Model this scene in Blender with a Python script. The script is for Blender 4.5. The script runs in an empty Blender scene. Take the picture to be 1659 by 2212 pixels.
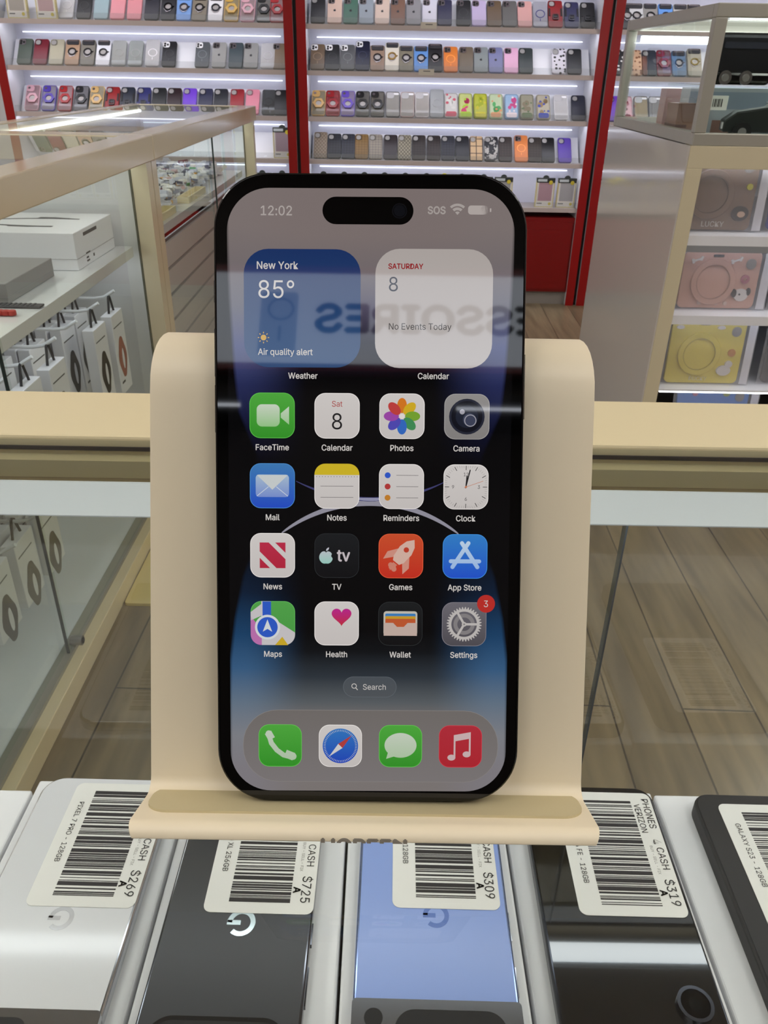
import bpy, math, random
from mathutils import Vector, Matrix
random.seed(7)
PI = math.pi
SC = bpy.context.scene
COL = SC.collection
# ------------------------------------------------------------------ camera, exposure, world
F_PX, W_PX, H_PX = 1700.0, 1659, 2212
TILT = math.atan(959 / 1700.0)
ROLL, YAW = 0.0185, 0.003
EYE = Vector((0, 0, 1.2))
_Rz = Matrix.Rotation(-YAW, 3, 'Z')
FWD = _Rz @ Vector((0, math.cos(TILT), -math.sin(TILT)))
_U0 = _Rz @ Vector((0, math.sin(TILT), math.cos(TILT)))
_R0 = _Rz @ Vector((1, 0, 0))
RGT = _R0 * math.cos(ROLL) + _U0 * math.sin(ROLL)
UPV = _U0 * math.cos(ROLL) - _R0 * math.sin(ROLL)
cam = bpy.data.cameras.new('camera')
cam.sensor_fit = 'VERTICAL'
cam.sensor_height = 36
cam.lens = F_PX / H_PX * 36
cam.clip_start = 0.01
cam.dof.use_dof = True
cam.dof.focus_distance = 0.2
cam.dof.aperture_fstop = 110
camo = bpy.data.objects.new('camera', cam)
COL.objects.link(camo)
camo.matrix_world = Matrix(((RGT.x, UPV.x, -FWD.x, EYE.x), (RGT.y, UPV.y, -FWD.y, EYE.y), (RGT.z, UPV.z, -FWD.z, EYE.z), (0, 0, 0, 1)))
SC.camera = camo
SC.view_settings.view_transform = 'Standard'
SC.view_settings.look = 'None'
SC.view_settings.gamma = 1
SC.view_settings.exposure = 0.0
PANEL = 12.5        # ceiling light strength
STRIP = 8.0         # shelf strip strength
w = bpy.data.worlds.new('world')
SC.world = w
w.use_nodes = True
w.node_tree.nodes['Background'].inputs[0].default_value = (0.8, 0.85, 0.9, 1)
w.node_tree.nodes['Background'].inputs[1].default_value = 0.3
SC.cycles.use_denoising = True
SC.cycles.max_bounces = 10
SC.cycles.transparent_max_bounces = 24
SC.cycles.caustics_reflective = False
SC.cycles.caustics_refractive = False
SC.cycles.sample_clamp_indirect = 6


def spot(px, py, ax, v):
    """the point of the plane axis=v that the photograph shows at a pixel"""
    d = FWD + RGT * ((px - 829.5) / F_PX) - UPV * ((py - 1106) / F_PX)
    return EYE + d * ((v - EYE[ax]) / d[ax])


# ------------------------------------------------------------------ materials
def lin(h):
    if not isinstance(h, str):
        return tuple(h)[:3] + (1,)
    h = h.lstrip('#')
    return tuple((v / 12.92 if v <= 0.04045 else ((v + 0.055) / 1.055) ** 2.4) for v in (int(h[i:i + 2], 16) / 255 for i in (0, 2, 4))) + (1,)


MATS = {}


def nt_of(key):
    m = bpy.data.materials.new(key)
    m.use_nodes = True
    MATS[key] = m
    return m, m.node_tree, m.node_tree.nodes['Principled BSDF']


def pm(key, col='#808080', rough=0.5, metal=0.0, spec=0.5, coat=0.0, emit=None, es=1.0, alpha=1.0, noise=0.0):
    if key in MATS:
        return MATS[key]
    m, nt, b = nt_of(key)
    b.inputs['Base Color'].default_value = lin(col)
    b.inputs['Roughness'].default_value = rough
    b.inputs['Metallic'].default_value = metal
    b.inputs['Specular IOR Level'].default_value = spec
    b.inputs['Coat Weight'].default_value = coat
    b.inputs['Coat Roughness'].default_value = 0.08
    b.inputs['Alpha'].default_value = alpha
    if emit is not None:
        b.inputs['Emission Color'].default_value = lin(emit)
        b.inputs['Emission Strength'].default_value = es
    if noise:
        n = nt.nodes.new('ShaderNodeTexNoise')
        n.inputs['Scale'].default_value = 14
        mx = nt.nodes.new('ShaderNodeMix')
        mx.data_type = 'RGBA'
        c = lin(col)
        mx.inputs[6].default_value = c
        mx.inputs[7].default_value = tuple(x * (1 - noise) for x in c[:3]) + (1,)
        nt.links.new(n.outputs[0], mx.inputs[0])
        nt.links.new(mx.outputs[2], b.inputs['Base Color'])
    return m


def glass(key, tint=(0.95, 0.98, 0.96), haze=0.0, hazecol='#e8eef0', refl=1.0, ior=1.33):
    if key in MATS:
        return MATS[key]
    m = bpy.data.materials.new(key)
    m.use_nodes = True
    MATS[key] = m
    nt = m.node_tree
    nt.nodes.clear()
    o = nt.nodes.new('ShaderNodeOutputMaterial')
    t = nt.nodes.new('ShaderNodeBsdfTransparent')
    t.inputs[0].default_value = tint + (1,)
    g = nt.nodes.new('ShaderNodeBsdfGlossy')
    g.inputs['Roughness'].default_value = 0.01
    fr = nt.nodes.new('ShaderNodeFresnel')
    fr.inputs[0].default_value = ior
    geo = nt.nodes.new('ShaderNodeNewGeometry')
    inv = nt.nodes.new('ShaderNodeMath')
    inv.operation = 'SUBTRACT'
    inv.inputs[0].default_value = 1.0
    nt.links.new(geo.outputs['Backfacing'], inv.inputs[1])
    mu = nt.nodes.new('ShaderNodeMath')
    mu.operation = 'MULTIPLY'
    nt.links.new(fr.outputs[0], mu.inputs[0])
    nt.links.new(inv.outputs[0], mu.inputs[1])
    mu2 = nt.nodes.new('ShaderNodeMath')
    mu2.operation = 'MULTIPLY'
    mu2.inputs[1].default_value = refl
    nt.links.new(mu.outputs[0], mu2.inputs[0])
    base = t
    if haze:
        d = nt.nodes.new('ShaderNodeBsdfDiffuse')
        d.inputs[0].default_value = lin(hazecol)
        mh = nt.nodes.new('ShaderNodeMixShader')
        mh.inputs[0].default_value = haze
        nt.links.new(t.outputs[0], mh.inputs[1])
        nt.links.new(d.outputs[0], mh.inputs[2])
        base = mh
    mx = nt.nodes.new('ShaderNodeMixShader')
    nt.links.new(mu2.outputs[0], mx.inputs[0])
    nt.links.new(base.outputs[0], mx.inputs[1])
    nt.links.new(g.outputs[0], mx.inputs[2])
    nt.links.new(mx.outputs[0], o.inputs[0])
    return m


def ui(c1, c2=None, es=1.0):
    """a lit screen element under the phone's glass: c1 at the top, c2 at the bottom"""
    key = 'ui %s %s %s' % (c1, c2, es)
    if key in MATS:
        return MATS[key]
    m, nt, b = nt_of(key)
    b.inputs['Base Color'].default_value = (0.004, 0.004, 0.005, 1)
    b.inputs['Roughness'].default_value = 0.03
    b.inputs['Specular IOR Level'].default_value = 0.5
    b.inputs['Emission Strength'].default_value = es
    b.inputs['Emission Color'].default_value = lin(c1)
    if c2:
        tc = nt.nodes.new('ShaderNodeTexCoord')
        sp = nt.nodes.new('ShaderNodeSeparateXYZ')
        mx = nt.nodes.new('ShaderNodeMix')
        mx.data_type = 'RGBA'
        mx.inputs[6].default_value = lin(c2)
        mx.inputs[7].default_value = lin(c1)
        nt.links.new(tc.outputs['Generated'], sp.inputs[0])
        nt.links.new(sp.outputs[1], mx.inputs[0])
        nt.links.new(mx.outputs[2], b.inputs['Emission Color'])
    return m


class Nodes:
    """tiny node helper for the few procedural patterns"""

    def __init__(s, nt):
        s.nt = nt

    def math(s, op, a, b=None, c=None):
        n = s.nt.nodes.new('ShaderNodeMath')
        n.operation = op
        for i, v in enumerate((a, b, c)):
            if v is None:
                continue
            if isinstance(v, (int, float)):
                n.inputs[i].default_value = v
            else:
                s.nt.links.new(v, n.inputs[i])
        return n.outputs[0]

    def ramp(s, fac, stops, interp='LINEAR'):
        n = s.nt.nodes.new('ShaderNodeValToRGB')
        cr = n.color_ramp
        cr.interpolation = interp
        while len(cr.elements) < len(stops):
            cr.elements.new(0.5)
        for e, (p, c) in zip(cr.elements, stops):
            e.position = p
            e.color = lin(c)
        s.nt.links.new(fac, n.inputs[0])
        return n.outputs[0]

    def mix(s, fac, a, b):
        n = s.nt.nodes.new('ShaderNodeMix')
        n.data_type = 'RGBA'
        for i, v in ((0, fac), (6, a), (7, b)):
            if isinstance(v, (int, float)):
                n.inputs[i].default_value = v
            elif isinstance(v, (str, tuple)):
                n.inputs[i].default_value = lin(v)
            else:
                s.nt.links.new(v, n.inputs[i])
        return n.outputs[2]

    def obj(s, scale=1.0):
        tc = s.nt.nodes.new('ShaderNodeTexCoord')
        mp = s.nt.nodes.new('ShaderNodeMapping')
        mp.inputs['Scale'].default_value = (scale,) * 3
        s.nt.links.new(tc.outputs['Object'], mp.inputs[0])
        sp = s.nt.nodes.new('ShaderNodeSeparateXYZ')
        s.nt.links.new(mp.outputs[0], sp.inputs[0])
        return mp.outputs[0], sp.outputs[0], sp.outputs[1], sp.outputs[2]


CREAM = pm('cream laminate', '#d3c9ac', 0.2, spec=0.5, coat=0.3)
RAILC = pm('cream rail laminate', '#dccfa8', 0.4)
WHITEL = pm('white laminate', '#dedee0', 0.12, coat=0.3)
WHITE = pm('white panel', '#e4e6ec', 0.35)
RED = pm('red laminate', '#94080c', 0.3)
REDBASE = pm('red cabinet laminate', '#800809', 0.35)
SHELFEDGE = pm('grey beige shelf', '#c2b6b4', 0.5)
BLACK = pm('black', '#0a0a0b', 0.5)
DARK = pm('dark plastic', '#1b1c1e', 0.4)
CHROME = pm('chrome', '#d8d8dc', 0.15, metal=1.0)
STEEL = pm('brushed steel', '#a8a6a4', 0.38, metal=1.0)
ALU = pm('aluminium frame', '#b2b0a6', 0.42, metal=0.5)
GLASS = glass('showcase glass')
GLASSG = glass('green showcase glass', (0.955, 0.968, 0.95), refl=1.5, ior=1.45)
ACRYL = glass('clear acrylic', (0.95, 0.96, 0.97), 0.07)
LED = pm('white led', '#ffffff', 0.5, emit=(0.86, 0.91, 1.0), es=STRIP)
PAPER = pm('white paper', '#e9e8e4', 0.6)
INK = pm('black ink', '#161616', 0.6)
INKG = pm('grey ink', '#5a5a5a', 0.6)
STRAP = pm('dark strap', '#2e2f33', 0.6)
PEG = pm('white peg wire', '#dadbdd', 0.3)


def floor_mat():
    m, nt, b = nt_of('wood plank floor')
    N = Nodes(nt)
    tc = nt.nodes.new('ShaderNodeTexCoord')
    mp = nt.nodes.new('ShaderNodeMapping')
    mp.inputs['Rotation'].default_value = (0, 0, PI / 2 + 0.03)
    nt.links.new(tc.outputs['Object'], mp.inputs[0])
    br = nt.nodes.new('ShaderNodeTexBrick')
    br.inputs['Scale'].default_value = 1.0
    br.inputs['Brick Width'].default_value = 2.6
    br.inputs['Row Height'].default_value = 0.155
    br.inputs['Mortar Size'].default_value = 0.0022
    br.inputs['Color1'].default_value = lin('#786c57')
    br.inputs['Color2'].default_value = lin('#8a7c64')
    br.inputs['Mortar'].default_value = lin('#4a4034')
    nt.links.new(mp.outputs[0], br.inputs[0])
    mp2 = nt.nodes.new('ShaderNodeMapping')
    mp2.inputs['Scale'].default_value = (14, 1.2, 1)
    nt.links.new(tc.outputs['Object'], mp2.inputs[0])
    nz = nt.nodes.new('ShaderNodeTexNoise')
    nz.inputs['Scale'].default_value = 2.2
    nz.inputs['Detail'].default_value = 6
    nt.links.new(mp2.outputs[0], nz.inputs[0])
    g = N.ramp(nz.outputs[0], [(0.3, (0.62, 0.6, 0.55)), (0.7, (1.16, 1.14, 1.08))])
    mu = nt.nodes.new('ShaderNodeMix')
    mu.data_type = 'RGBA'
    mu.blend_type = 'MULTIPLY'
    mu.inputs[0].default_value = 1
    nt.links.new(br.outputs[0], mu.inputs[6])
    nt.links.new(g, mu.inputs[7])
    nt.links.new(mu.outputs[2], b.inputs['Base Color'])
    b.inputs['Roughness'].default_value = 0.28
    return m


# ------------------------------------------------------------------ mesh helper
class M:
    def __init__(s):
        s.v, s.f, s.i, s.cur = [], [], [], 0

    def use(s, i):
        s.cur = i
        return s

    def face(s, idx):
        s.f.append(idx)
        s.i.append(s.cur)

    def box(s, x0, x1, y0, y1, z0, z1):
        n = len(s.v)
        s.v += [(x, y, z) for z in (z0, z1) for y in (y0, y1) for x in (x0, x1)]
        for q in ((0, 2, 3, 1), (4, 5, 7, 6), (0, 1, 5, 4), (2, 6, 7, 3), (0, 4, 6, 2), (1, 3, 7, 5)):
            s.face([n + k for k in q])
        return s

    def prism(s, pts, z0, z1, bot=None):
        """polygon (counter-clockwise) pulled from z0 to z1"""
        n, k = len(s.v), len(pts)
        b = bot or pts
        s.v += [(x, y, z0) for x, y in b] + [(x, y, z1) for x, y in pts]
        s.face([n + j for j in reversed(range(k))])
        s.face([n + k + j for j in range(k)])
        for j in range(k):
            s.face([n + j, n + (j + 1) % k, n + k + (j + 1) % k, n + k + j])
        return s

    def rr(s, cx, cy, w, h, r, z0, z1, n=6):
        return s.prism(rrpts(cx, cy, w, h, r, n), z0, z1)

    def disc(s, cx, cy, r, z0, z1, n=28, ry=None):
        ry = ry or r
        return s.prism([(cx + r * math.cos(2 * PI * k / n), cy + ry * math.sin(2 * PI * k / n)) for k in range(n)], z0, z1)

    def loop(s, outer, inner, z0, z1):
        n, k = len(s.v), len(outer)
        for z in (z0, z1):
            s.v += [(x, y, z) for x, y in outer] + [(x, y, z) for x, y in inner]
        o0, i0, o1, i1 = n, n + k, n + 2 * k, n + 3 * k
        for j in range(k):
            q = (j + 1) % k
            s.face([o1 + j, o1 + q, i1 + q, i1 + j])
            s.face([o0 + q, o0 + j, i0 + j, i0 + q])
            s.face([o0 + j, o0 + q, o1 + q, o1 + j])
            s.face([i0 + q, i0 + j, i1 + j, i1 + q])
        return s

    def ring(s, cx, cy, r, wd, z0, z1, n=32):
        c = [(math.cos(2 * PI * k / n), math.sin(2 * PI * k / n)) for k in range(n)]
        return s.loop([(cx + r * a, cy + r * b) for a, b in c], [(cx + (r - wd) * a, cy + (r - wd) * b) for a, b in c], z0, z1)

    def frame(s, cx, cy, w, h, r, t, z0, z1, n=6):
        return s.loop(rrpts(cx, cy, w, h, r, n), rrpts(cx, cy, w - 2 * t, h - 2 * t, max(r - t, 1e-5), n), z0, z1)

    def strip(s, path, wd, z0, z1):
        """flat ribbon of width wd along a 2-d path"""
        L, R = [], []
        for k, p in enumerate(path):
            a, b = path[max(k - 1, 0)], path[min(k + 1, len(path) - 1)]
            dx, dy = b[0] - a[0], b[1] - a[1]
            l = math.hypot(dx, dy) or 1
            ww = wd[k] if isinstance(wd, (list, tuple)) else wd
            L.append((p[0] - dy / l * ww / 2, p[1] + dx / l * ww / 2))
            R.append((p[0] + dy / l * ww / 2, p[1] - dx / l * ww / 2))
        n, k = len(s.v), len(path)
        for z in (z0, z1):
            s.v += [(x, y, z) for x, y in L] + [(x, y, z) for x, y in R]
        for j in range(k - 1):
            s.face([n + 3 * k + j, n + 3 * k + j + 1, n + 2 * k + j + 1, n + 2 * k + j])
            s.face([n + j, n + j + 1, n + k + j + 1, n + k + j])
            s.face([n + j, n + 2 * k + j, n + 2 * k + j + 1, n + j + 1])
            s.face([n + k + j, n + k + j + 1, n + 3 * k + j + 1, n + 3 * k + j])
        s.face([n, n + k, n + 3 * k, n + 2 * k])
        e = k - 1
        s.face([n + e, n + 2 * k + e, n + 3 * k + e, n + k + e])
        return s

    def tube(s, path, r, n=8):
        P = [Vector(p) for p in path]
        base = len(s.v)
        up = Vector((0, 0, 1))
        for k, p in enumerate(P):
            d = (P[min(k + 1, len(P) - 1)] - P[max(k - 1, 0)]).normalized()
            a = d.cross(up)
            if a.length < 1e-3:
                a = d.cross(Vector((1, 0, 0)))
            a.normalize()
            b = a.cross(d)
            for j in range(n):
                t = 2 * PI * j / n
                s.v.append(tuple(p + (a * math.cos(t) + b * math.sin(t)) * r))
        for k in range(len(P) - 1):
            for j in range(n):
                q = (j + 1) % n
                s.face([base + k * n + j, base + k * n + q, base + (k + 1) * n + q, base + (k + 1) * n + j])
        s.face([base + j for j in range(n)])
        e = base + (len(P) - 1) * n
        s.face([e + j for j in reversed(range(n))])
        return s

    def build(s, name, mats, parent=None, smooth=False, bevel=0.0, seg=2, loc=None, rotz=None):
        me = bpy.data.meshes.new(name)
        me.from_pydata(s.v, [], s.f)
        if not isinstance(mats, (list, tuple)):
            mats = [mats]
        for m in mats:
            me.materials.append(m)
        for p, k in zip(me.polygons, s.i):
            p.material_index = k
            p.use_smooth = smooth
        import bmesh
        bm = bmesh.new()
        bm.from_mesh(me)
        bmesh.ops.recalc_face_normals(bm, faces=bm.faces)
        bm.to_mesh(me)
        bm.free()
        o = bpy.data.objects.new(name, me)
        COL.objects.link(o)
        if parent is not None:
            o.parent = parent
        if bevel:
            b = o.modifiers.new('bevel', 'BEVEL')
            b.width = bevel
            b.segments = seg
            b.limit_method = 'ANGLE'
            b.angle_limit = 0.6
            b.harden_normals = False
        if loc is not None:
            o.location = loc
        if rotz is not None:
            o.rotation_euler = (0, 0, rotz)
        return o


def rrpts(cx, cy, w, h, r, n=6):
    r = min(r, w / 2 - 1e-6, h / 2 - 1e-6)
    out = []
    for qx, qy, a0 in ((1, 1, 0), (-1, 1, PI / 2), (-1, -1, PI), (1, -1, 1.5 * PI)):
        for k in range(n + 1):
            a = a0 + PI / 2 * k / n
            out.append((cx + qx * (w / 2 - r) + r * math.cos(a), cy + qy * (h / 2 - r) + r * math.sin(a)))
    return out


try:
    UIFONT = bpy.data.fonts.load(bpy.utils.system_resource('DATAFILES', path='fonts') + '/Inter.woff2')
except Exception:
    UIFONT = None


def text(body, size, mat, parent, x, y, z, name='lettering', align='CENTER', rot=0.0, bold=0.0, sx=1.0, ext=0.0):
    cu = bpy.data.curves.new(name, 'FONT')
    cu.body = body
    if UIFONT:
        cu.font = UIFONT
        cu.size = size * 1.16
    else:
        cu.size = size
    cu.align_x = align
    cu.align_y = 'CENTER'
    cu.extrude = ext
    cu.resolution_u = 3
    tmp = bpy.data.objects.new('tmp', cu)
    COL.objects.link(tmp)
    dg = bpy.context.evaluated_depsgraph_get()
    me = bpy.data.meshes.new_from_object(tmp.evaluated_get(dg))
    bpy.data.objects.remove(tmp)
    bpy.data.curves.remove(cu)
    if bold:        # heavier strokes: the same outline laid again a hair to each side
        n, vs = len(me.vertices), [v.co.copy() for v in me.vertices]
        fs = [tuple(p.vertices) for p in me.polygons]
        sh = [(-bold, 0, 0), (bold, 0, 0), (0, bold, 0), (0, -bold, 0)]
        me2 = bpy.data.meshes.new(name)
        me2.from_pydata([tuple(v + Vector(d)) for d in sh for v in vs], [], [tuple(i + n * k for i in f) for k in range(4) for f in fs])
        bpy.data.meshes.remove(me)
        me = me2
    me.materials.clear()
    me.materials.append(mat)
    me.name = name
    o = bpy.data.objects.new(name, me)
    COL.objects.link(o)
    o.parent = parent
    o.location = (x, y, z)
    o.rotation_euler = (0, 0, rot)
    o.scale = (sx, 1, 1)
    return o


def empty(name, loc=(0, 0, 0), rot=None, mat=None):
    o = bpy.data.objects.new(name, None)
    COL.objects.link(o)
    o.empty_display_size = 0.02
    if mat is not None:
        o.matrix_world = mat
    else:
        o.location = loc
        if rot:
            o.rotation_euler = rot
    return o


def tag(o, label, cat, group=None, kind=None):
    o['label'] = label
    o['category'] = cat
    if group:
        o['group'] = group
    if kind:
        o['kind'] = kind
    return o


def struct(o):
    o['kind'] = 'structure'
    return o


def bx(name, dims, mat, parent=None, bevel=0.0):
    return M().box(*dims).build(name, mat, parent, bevel=bevel)


def fruit(m, cx, cy, s, z0, z1):
    """the bitten fruit emblem, s = height"""
    pts = []
    for k in range(40):
        a = PI / 2 + 2 * PI * k / 40
        r = 0.40 * s * (1 - 0.16 * math.exp(-((a - PI / 2) % (2 * PI) - 0) ** 2 * 8) - 0.16 * math.exp(-((2 * PI - (a - PI / 2)) % (2 * PI)) ** 2 * 8)
                        - 0.09 * math.exp(-(a - 1.5 * PI) ** 2 * 12))
        x, y = r * math.cos(a) * 1.02, r * math.sin(a) * 1.02 - 0.1 * s
        d = math.hypot(x - 0.5 * s, y + 0.02 * s)
        if d < 0.2 * s:
            x = 0.5 * s + (x - 0.5 * s) / d * 0.2 * s if d > 1e-6 else 0.3 * s
        pts.append((cx + x, cy + y))
    m.prism(pts, z0, z1)
    m.prism([(cx + 0.0, cy + 0.28 * s), (cx + 0.10 * s, cy + 0.31 * s), (cx + 0.17 * s, cy + 0.40 * s), (cx + 0.18 * s, cy + 0.5 * s), (cx + 0.07 * s, cy + 0.45 * s), (cx + 0.01 * s, cy + 0.37 * s)], z0, z1)
    return m


# ------------------------------------------------------------------ the room
struct(bx('floor', (-3.2, 3.2, -1.5, 5.05, -0.02, 0), floor_mat()))
WALLM = pm('warm wall paint', '#b9aaa2', 0.7)
struct(bx('wall_far', (-3.2, 3.2, 4.98, 5.05, 0, 3.0), pm('white wall paint', '#dcdde2', 0.6)))
struct(bx('wall_near', (-3.2, 3.2, -1.55, -1.47, 0, 3.0), pm('dark entrance wall', '#4a4341', 0.7)))
struct(bx('wall_left', (-3.28, -3.2, -1.5, 5.05, 0, 3.0), WALLM))
struct(bx('wall_right', (3.2, 3.28, -1.5, 5.05, 0, 3.0), WALLM))
struct(bx('ceiling', (-3.2, 3.2, -1.5, 5.05, 3.0, 3.05), pm('ceiling white', '#dcdcdc', 0.7)))
PANELN = pm('added fill panel diffuser', '#ffffff', 0.5, emit=(1.0, 0.965, 0.92), es=PANEL * 0.42)
PANELM = pm('ceiling light diffuser', '#ffffff', 0.5, emit=(1.0, 0.965, 0.92), es=PANEL)
for k, (x, y, side) in enumerate([(-2.62, -0.6, 'left'), (2.62, -0.6, 'right'), (-2.62, 1.2, 'left'), (2.62, 1.2, 'right'), (-2.62, 3.0, 'left'), (2.62, 3.0, 'right')]):
    L = empty('ceiling_light', (x, y, 2.97))
    M().frame(0, 0, 0.64, 1.24, 0.01, 0.02, -0.012, 0.03, 2).build('frame', pm('light trim', '#d0d0d0', 0.4), L)
    bx('diffuser', (-0.3, 0.3, -0.6, 0.6, -0.006, 0.02), PANELM, L)
    tag(L, 'white ceiling light panel on the %s side of the shop, %s' % (side, ('above the entrance wall', 'above the glass counters', 'before the case shelves')[k // 2]), 'ceiling light', 'ceiling panels')

for x, side in ((-0.75, 'left'), (0.75, 'right')):  # two added fill panels overhead, out of view, to brighten stand and counter
    L = empty('ceiling_light', (x, -0.55, 2.97))
    M().frame(0, 0, 0.64, 1.24, 0.01, 0.02, -0.012, 0.03, 2).build('frame', MATS['light trim'], L)
    bx('diffuser', (-0.3, 0.3, -0.6, 0.6, -0.006, 0.02), PANELN, L)
    tag(L, 'added white fill light panel above the phone counter, on its %s side' % side, 'ceiling light', 'ceiling panels')

# the sign behind the photographer, seen only in the phone's glass
SG = empty('wall_sign', mat=Matrix(((-1, 0, 0, 0.1), (0, 0, 1, -1.47), (0, 1, 0, 2.298), (0, 0, 0, 1))))
SIGNM = pm('lit sign face', '#ffffff', 0.4, emit=(0.76, 0.86, 1.0), es=2.5)
M().box(-0.85, 0.58, -0.145, 0.145, 0.0, 0.03).build('light_box', SIGNM, SG)
text('ACCESSOIRES', 0.142, pm('sign letters', '#181410', 0.6), SG, 0.29, 0.0, 0.031, 'sign_lettering', 'RIGHT', bold=0.005, sx=1.07, ext=0.001)
g = M()
g.rr(0.385, -0.02, 0.1, 0.2, 0.012, 0.03, 0.032)
g.use(1).ring(0.38, 0.025, 0.036, 0.006, 0.032, 0.033).box(0.377, 0.383, -0.075, -0.03, 0.032, 0.033)
g.build('phone_case_graphic', [pm('sign graphic', '#5d7396', 0.6, emit=(0.42, 0.5, 0.64), es=2.6), pm('sign graphic ring', '#2f3d5c', 0.6, emit=(0.2, 0.26, 0.4), es=2.0)], SG)
M().frame(-0.135, 0, 1.47, 0.33, 0.01, 0.02, 0.0, 0.035, 2).build('sign_frame', RED, SG)
tag(SG, 'white backlit ACCESSOIRES sign reflected in the glass of the standing phone', 'sign')

for x0, x1, side in ((-0.62, -0.335, 'left'), (0.165, 0.75, 'right')):
    L = empty('wall_shelf', ((x0 + x1) / 2, -1.47, 1.975))
    hw = (x1 - x0) / 2
    bx('board', (-hw, hw, 0.0, 0.16, 0.0, 0.02), DARK, L)
    bx('light_strip', (-hw + 0.01, hw - 0.01, 0.13, 0.136, -0.006, 0.0), LED, L)
    tag(L, 'dark wall shelf with light strip under the %s of the ACCESSOIRES sign' % {'left': 'phone picture', 'right': 'lettering'}[side], 'shelf')

# ------------------------------------------------------------------ wall display bays
YW, YB = 4.653, 4.853
SHZ = [1.388, 1.183, 0.969, 0.762, 0.535]
SHN = ['top', 'second', 'third', 'fourth', 'bottom']
LEDB = pm('shelf led strip', '#ffffff', 0.5, emit=(0.84, 0.88, 1.0), es=STRIP * 0.25)
LEDF = pm('added shelf front fill strip', '#ffffff', 0.5, emit=(0.86, 0.89, 1.0), es=STRIP * 1.9)
BACKP = pm('display back panel', '#d9dbe8', 0.4)


def bay(x0, x1, side, lab):
    B = empty('display_shelving', ((x0 + x1) / 2, YW, 0))
    hw = (x1 - x0) / 2
    d = YB - YW
    bx('back_panel', (-hw, hw, d, d + 0.02, 0.48, 2.1), BACKP, B)
    for s in (-1, 1):
        a, b = sorted((s * (hw - 0.01), s * (hw - 0.055)))
        sp = bx('side_panel', (a, b, -0.01, d, 0.0, 2.1), WHITE, B)
        bx('edge_trim', (a - 0.0005, b + 0.0005, -0.016, -0.0101, 0.0, 2.1), RED, sp)
    for s in (-1, 1):
        a, b = sorted((s * (hw - 0.0095), s * (hw - 0.0003)))
        bx('dark_filler', (a, b, 0.01, d, 0.0, 2.1), BLACK, B)
    iw = hw - 0.056
    for k, z in enumerate(SHZ + [1.62]):
        sh = M().box(-iw, iw, 0.0, 0.008, z - 0.022, z).box(-iw, iw, 0.0081, d - 0.001, z - 0.012, z).build('shelf', SHELFEDGE, B)
        if k != 4:
            M().tube([(-iw + 0.04, d - 0.012, z - 0.052), (iw - 0.04, d - 0.012, z - 0.052)], 0.0026, 6).build('light_strip', LEDB, sh)
            bx('light_strip', (-iw + 0.02, iw - 0.02, 0.012, 0.022, z - 0.0185, z - 0.0125), LEDF, sh)  # added emitter hidden behind the fascia, fills the niche with light
        if k < 5:
            M().box(-iw, iw, 0.002, 0.004, z, z + 0.03).build('shelf_lip', ACRYL, sh)
        if k < 4:
            q = M()
            n = len(q.v)
            q.v += [(x, y, zz) for x in (-iw + 0.01, iw - 0.01) for y, zz in ((0.05, z), (0.155, z + 0.118), (0.165, z + 0.118), (0.165, z))]
            for fc in ((0, 1, 2, 3), (7, 6, 5, 4), (0, 4, 5, 1), (1, 5, 6, 2), (2, 6, 7, 3), (0, 3, 7, 4)):
                q.face(list(fc))
            q.build('sloped_case_rest', WHITE, sh)
    cb = bx('base_cabinet', (-iw, iw, 0.004, d, 0.075, 0.484), REDBASE, B)
    for s in (-1, 1):
        a, b = sorted((s * 0.006, s * (iw - 0.01)))
        dr = M().frame((a + b) / 2, 0.275, b - a, 0.375, 0.002, 0.05, 0, 0.004, 2)
        dr = M()
        dr.box(a, b, -0.002, 0.004, 0.09, 0.462)
        dr.box(a + 0.05, b - 0.05, -0.004, -0.0021, 0.13, 0.42)
        dr.build('door', REDBASE, cb)
    bx('kick_plate', (-iw, iw, 0.02, d, 0.0, 0.074), pm('kick plate', '#8b8580', 0.5), B)
    bx('header_panel', (-hw, hw, 0.0, d, 2.1, 2.35), RED, B)
    tag(B, lab, 'shelving', 'wall display bays')
    return B


bay(-2.03, -0.4805, 'left', 'left red-edged wall shelving bay, ending where the white counters meet it')
bay(-0.4805, 1.111, 'middle', 'middle red-edged wall shelving bay above the red base cabinet behind the phone')
bay(1.111, 2.70, 'right', 'right red-edged wall shelving bay seen through the aluminium glass cabinet')
# ------------------------------------------------------------------ phone cases on the wall
CASE_MESH = {}
W_, H_ = 0.0725, 0.150


def cached(key, fn):
    if key not in CASE_MESH:
        CASE_MESH[key] = fn()
    return CASE_MESH[key]


def inst(name, key, fn, mats, parent):
    """a child that shares mesh data with its like and keeps its own materials"""
    mk = (key, tuple(m.name for m in mats))
    if mk not in CASE_MESH:
        o = fn().build(name, mats, parent)
        CASE_MESH[mk] = o
        return o
    o = CASE_MESH[mk].copy()
    COL.objects.link(o)
    o.parent = parent
    return o


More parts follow.
